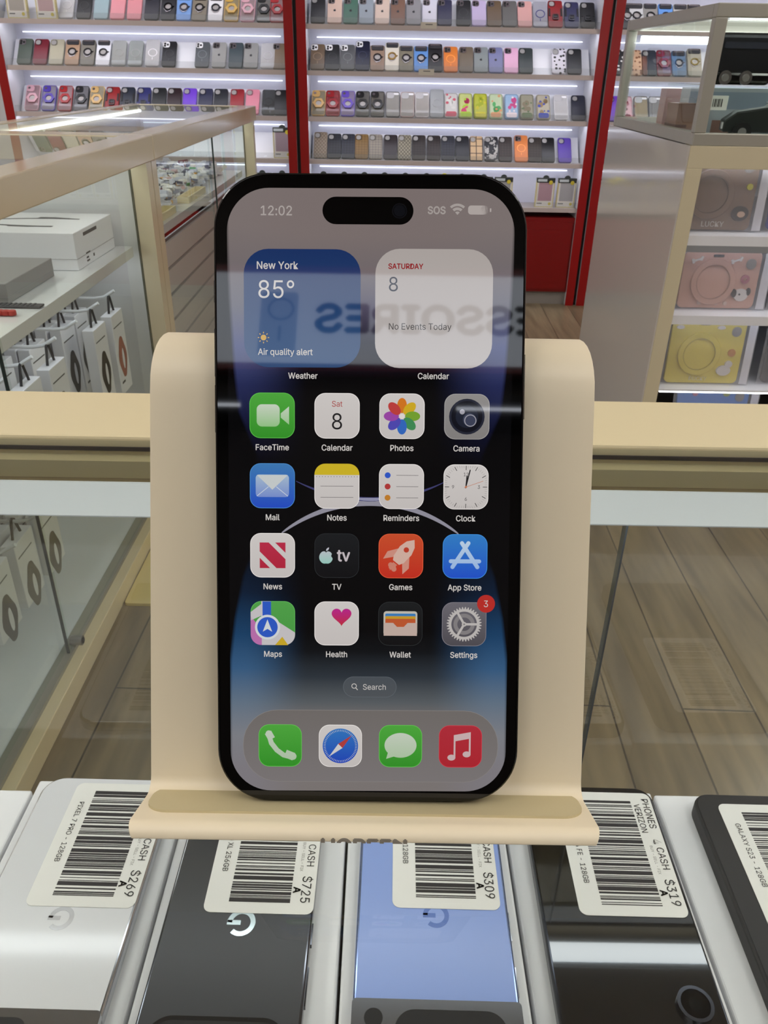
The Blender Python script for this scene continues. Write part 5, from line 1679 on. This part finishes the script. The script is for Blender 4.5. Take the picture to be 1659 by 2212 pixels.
b_ = U(0.2).disc(27.2, -26.3, 2.1).build('notification_badge', ui('#b02a24'), o)
tx('3', 2.6, LT, 27.2, -26.3, o, z=0.24, name='badge_number', bold=-0.02)

# search pill and dock
o = U(0.06).rr(0.1, -46.3, 12.6, 4.9, 2.45).build('search_pill', ui('#464c52', '#4c5054'))
U(0.075).frame(0.1, -46.3, 12.6, 4.9, 2.45, 0.09).build('pill_edge', ui('#5e646a'), o)
U(0.08).ring(-3.6, -46.1, 0.62, 0.16).line([(-3.2, -46.55), (-2.75, -47.05)], 0.18).build('magnifier_symbol', ui(LT), o)
tx('Search', 2.25, LT, 1.2, -46.3, o, z=0.1)
o = U(0.045).rr(0.35, -60.6, 60.4, 17.4, 8.2).build('dock', ui('#6b6663', '#757070'))
U(0.05).frame(0.35, -60.6, 60.4, 17.4, 8.2, 0.10).build('dock_edge', ui('#837e7b'), o)
XD = [-21.05, -6.8, 7.45, 21.65]
YD = -60.55
o = icon(XD[0], YD, GRN, None, 10.2)
c = (XD[0], YD)
pth2 = [(c[0] - 2.6, c[1] + 2.3), (c[0] - 2.1, c[1] + 0.6), (c[0] - 0.8, c[1] - 1.1), (c[0] + 0.8, c[1] - 2.3), (c[0] + 2.6, c[1] - 2.8)]
u = glyph().line(pth2, [1.1, 1.2, 1.2, 1.2, 1.1])
u.line([(c[0] - 2.9, c[1] + 3.2), (c[0] - 2.0, c[1] + 1.6)], 1.7).line([(c[0] + 1.2, c[1] - 1.9), (c[0] + 3.2, c[1] - 2.7)], 1.9)
u.disc(c[0] - 2.7, c[1] + 2.9, 0.75).disc(c[0] + 3.0, c[1] - 2.6, 0.85)
u.build('icon_symbol', ui('#b6c2b0', '#a6ba9e'), o)
o = icon(XD[1], YD, WH, None, 10.2)
c = (XD[1], YD)
u = glyph().disc(c[0], c[1], 4.2, n=48)
for k in range(60):
    a = 2 * PI * k / 60
    u.line([(c[0] + 3.5 * math.cos(a), c[1] + 3.5 * math.sin(a)), (c[0] + 3.95 * math.cos(a), c[1] + 3.95 * math.sin(a))], 0.09, 1, 1)
d_ = 0.5
u.poly([(c[0] - d_, c[1] + d_), (c[0] + d_, c[1] - d_), (c[0] + 2.7, c[1] + 2.6)], 2, 2).poly([(c[0] - d_, c[1] + d_), (c[0] - 2.7, c[1] - 2.6), (c[0] + d_, c[1] - d_)], 2, 1)
u.build('icon_symbol', [ui('#2f6fb4', '#1c3fae'), ui('#c6c4c4'), ui('#a83a38')], o)
o = icon(XD[2], YD, GRN, None, 10.2)
c = (XD[2], YD)
u = glyph().disc(c[0], c[1] + 0.2, 3.8, 0, 0, 3.0, 36).poly([(c[0] - 2.9, c[1] - 1.3), (c[0] - 3.4, c[1] - 3.1), (c[0] - 1.2, c[1] - 2.4)])
u.build('icon_symbol', ui('#bcc6b6', '#a4bb9a'), o)
o = icon(XD[3], YD, ('#a82a36', '#a6222c'), None, 10.2)
c = (XD[3], YD)
u = glyph().disc(c[0] - 2.1, c[1] - 2.7, 0.95, 0, 0, 0.72).disc(c[0] + 1.5, c[1] - 1.9, 0.95, 0, 0, 0.72)
u.line([(c[0] - 1.38, c[1] - 2.6), (c[0] - 1.38, c[1] + 2.6)], 0.42).line([(c[0] + 2.22, c[1] - 1.8), (c[0] + 2.22, c[1] + 3.3)], 0.42)
u.poly([(c[0] - 1.59, c[1] + 1.2), (c[0] + 2.43, c[1] + 1.95), (c[0] + 2.43, c[1] + 3.5), (c[0] - 1.59, c[1] + 2.75)])
u.build('icon_symbol', ui('#c0a8a8'), o)
tag(PH, 'black smartphone with lit home screen standing in the cream phone stand', 'phone')

# ------------------------------------------------------------------ put every parent empty at the foot of its thing
bpy.context.view_layer.update()
for o in list(SC.objects):
    if o.type == 'EMPTY' and o.parent is None and o.location.length < 1e-6:
        pts = [c.matrix_world @ Vector(k) for c in o.children if c.type == 'MESH' for k in c.bound_box]
        if not pts:
            continue
        lo = [min(p[i] for p in pts) for i in range(3)]
        hi = [max(p[i] for p in pts) for i in range(3)]
        t = Vector(((lo[0] + hi[0]) / 2, (lo[1] + hi[1]) / 2, lo[2]))
        for c in o.children:
            c.location = c.location - t
        o.location = t
